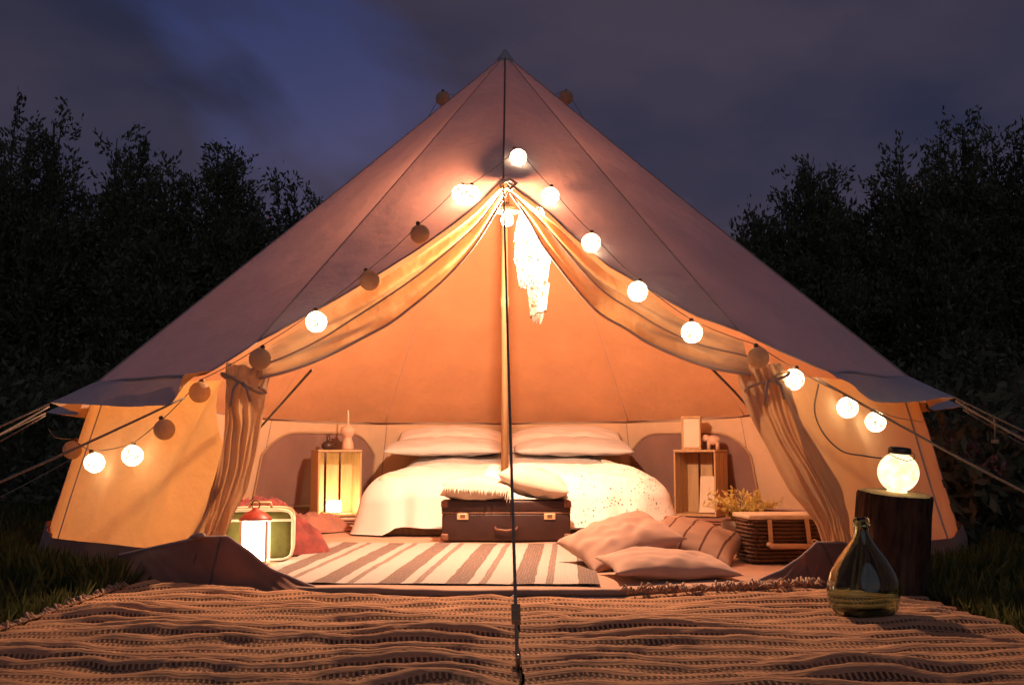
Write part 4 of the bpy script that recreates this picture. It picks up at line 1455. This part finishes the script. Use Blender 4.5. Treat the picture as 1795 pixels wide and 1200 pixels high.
for i, (x, y, h, w, lab) in enumerate(TREES):
    tree('bushy_tree', lab, x, y, h * (0.965 - 0.012 * max(0, abs(x) - 3)), w, 40 + i)
# lower bushes in front of the trees
def bush(label, x, y, h, w, seed, nleaf=5200):
    r = np.random.RandomState(seed)
    t = thing('bush', label, 'bush', (x, y, 0), 0, 'low dark bushes before the trees')
    ncl = 46
    c = r.normal(0, 1, (ncl, 3)); c /= np.linalg.norm(c, axis=1)[:, None]
    c *= (r.uniform(0.35, 1, ncl) ** 0.5)[:, None]
    c[:, 0] *= w / 2; c[:, 1] *= w / 2.6; c[:, 2] = h * (0.42 + 0.5 * c[:, 2])
    k = r.randint(0, ncl, nleaf)
    pos = c[k] + r.normal(0, 0.13, (nleaf, 3)); pos[:, 2] = np.maximum(pos[:, 2], 0.03)
    dd = r.normal(0, 1, (nleaf, 3)); dd[:, 2] += 0.5
    sv, sf = [], []
    for q in range(0, ncl, 2):
        tv, tf = tube_geo([Vector((0.05 * r.normal(), 0.05 * r.normal(), 0)), Vector(c[q] * np.array([.6, .6, .5])), Vector(c[q])], [0.016, 0.011, 0.004], 4, False, False)
        o = len(sv); sv += tv; sf += [tuple(z + o for z in g) for g in tf]
    mesh('stems', sv, sf, 'tree_bark', t)
    leaf_mesh('foliage', pos, dd, r.uniform(0.06, 0.12, nleaf), 'tree_leaf', t, r, 0.42)
    return t
bush('wide low bush at the left edge in front of the trees', -4.6, 4.6, 1.5, 2.2, 101)
bush('low bush close behind the left eave', -3.3, 3.6, 1.1, 1.7, 102)
bush('low bush close behind the right eave', 3.3, 3.8, 1.2, 1.7, 103)
bush('wide low bush at the right edge in front of the trees', 4.7, 4.6, 1.6, 2.2, 104)
fl = bush('flowering bush with faint pink blossoms at the right edge', 2.75, -0.2, 0.72, 0.8, 105, 2600)
r = np.random.RandomState(9)
fp, fd, fs = [], [], []
for i in range(16):
    c = np.array([r.uniform(-.36, .3), r.uniform(-.3, .1), r.uniform(.35, .68)])
    for j in range(46):
        d = r.normal(0, 1, 3); d /= np.linalg.norm(d)
        fp.append(c + d * 0.035); fd.append(d + r.normal(0, .3, 3)); fs.append(r.uniform(.02, .035))
leaf_mesh('blossoms', fp, fd, fs, 'petal', fl, r, 0.8)

# ------------------------------------------------------------------ grass
def grass():
    r = np.random.RandomState(21)
    n = 90000
    x = r.uniform(-5.2, 5.2, n); y = r.uniform(-4.6, 6.5, n)
    keep = (np.hypot(x, y) > 2.50)
    on_rug = (x > -1.36) & (x < 1.43) & (y < -1.9)
    keep &= ~on_rug
    # thin out what lies far away
    d = y + 6.1
    keep &= r.uniform(0, 1, n) < np.clip(5.0 / np.maximum(d, 0.5), 0.25, 1)
    x, y = x[keep], y[keep]
    # taller tufts against the tent foot and the rug edges
    m = 5200
    a = np.concatenate([r.uniform(-1.25, -0.56, m // 2), r.uniform(0.6, 1.3, m // 2)])
    rr = 2.50 + np.abs(r.normal(0, 0.07, m))
    tx, ty = np.sin(a) * rr, -np.cos(a) * rr
    ok = ~((tx > -1.36) & (tx < 1.43) & (ty < -2.12))
    tx, ty = tx[ok], ty[ok]
    e = 2600
    ex = np.concatenate([-1.36 - np.abs(r.normal(0, .03, e // 2)), 1.43 + np.abs(r.normal(0, .03, e // 2))])
    ey = r.uniform(-4.4, -2.1, e)
    hts = np.concatenate([r.uniform(0.03, 0.11, len(x)), r.uniform(0.05, 0.16, len(tx)), r.uniform(0.04, 0.10, e)])
    X = np.concatenate([x, tx, ex]); Y = np.concatenate([y, ty, ey])
    n = len(X)
    P = np.stack([X, Y, np.full(n, -0.012)], 1)
    D = r.normal(0, 0.42, (n, 3)); D[:, 2] = 1.0
    o = leaf_mesh('grass', P, D, hts, 'grass_blade', None, r, 0.10)
    tag(o, 'dark short grass around the tent', 'grass', None, 'stuff')
grass()
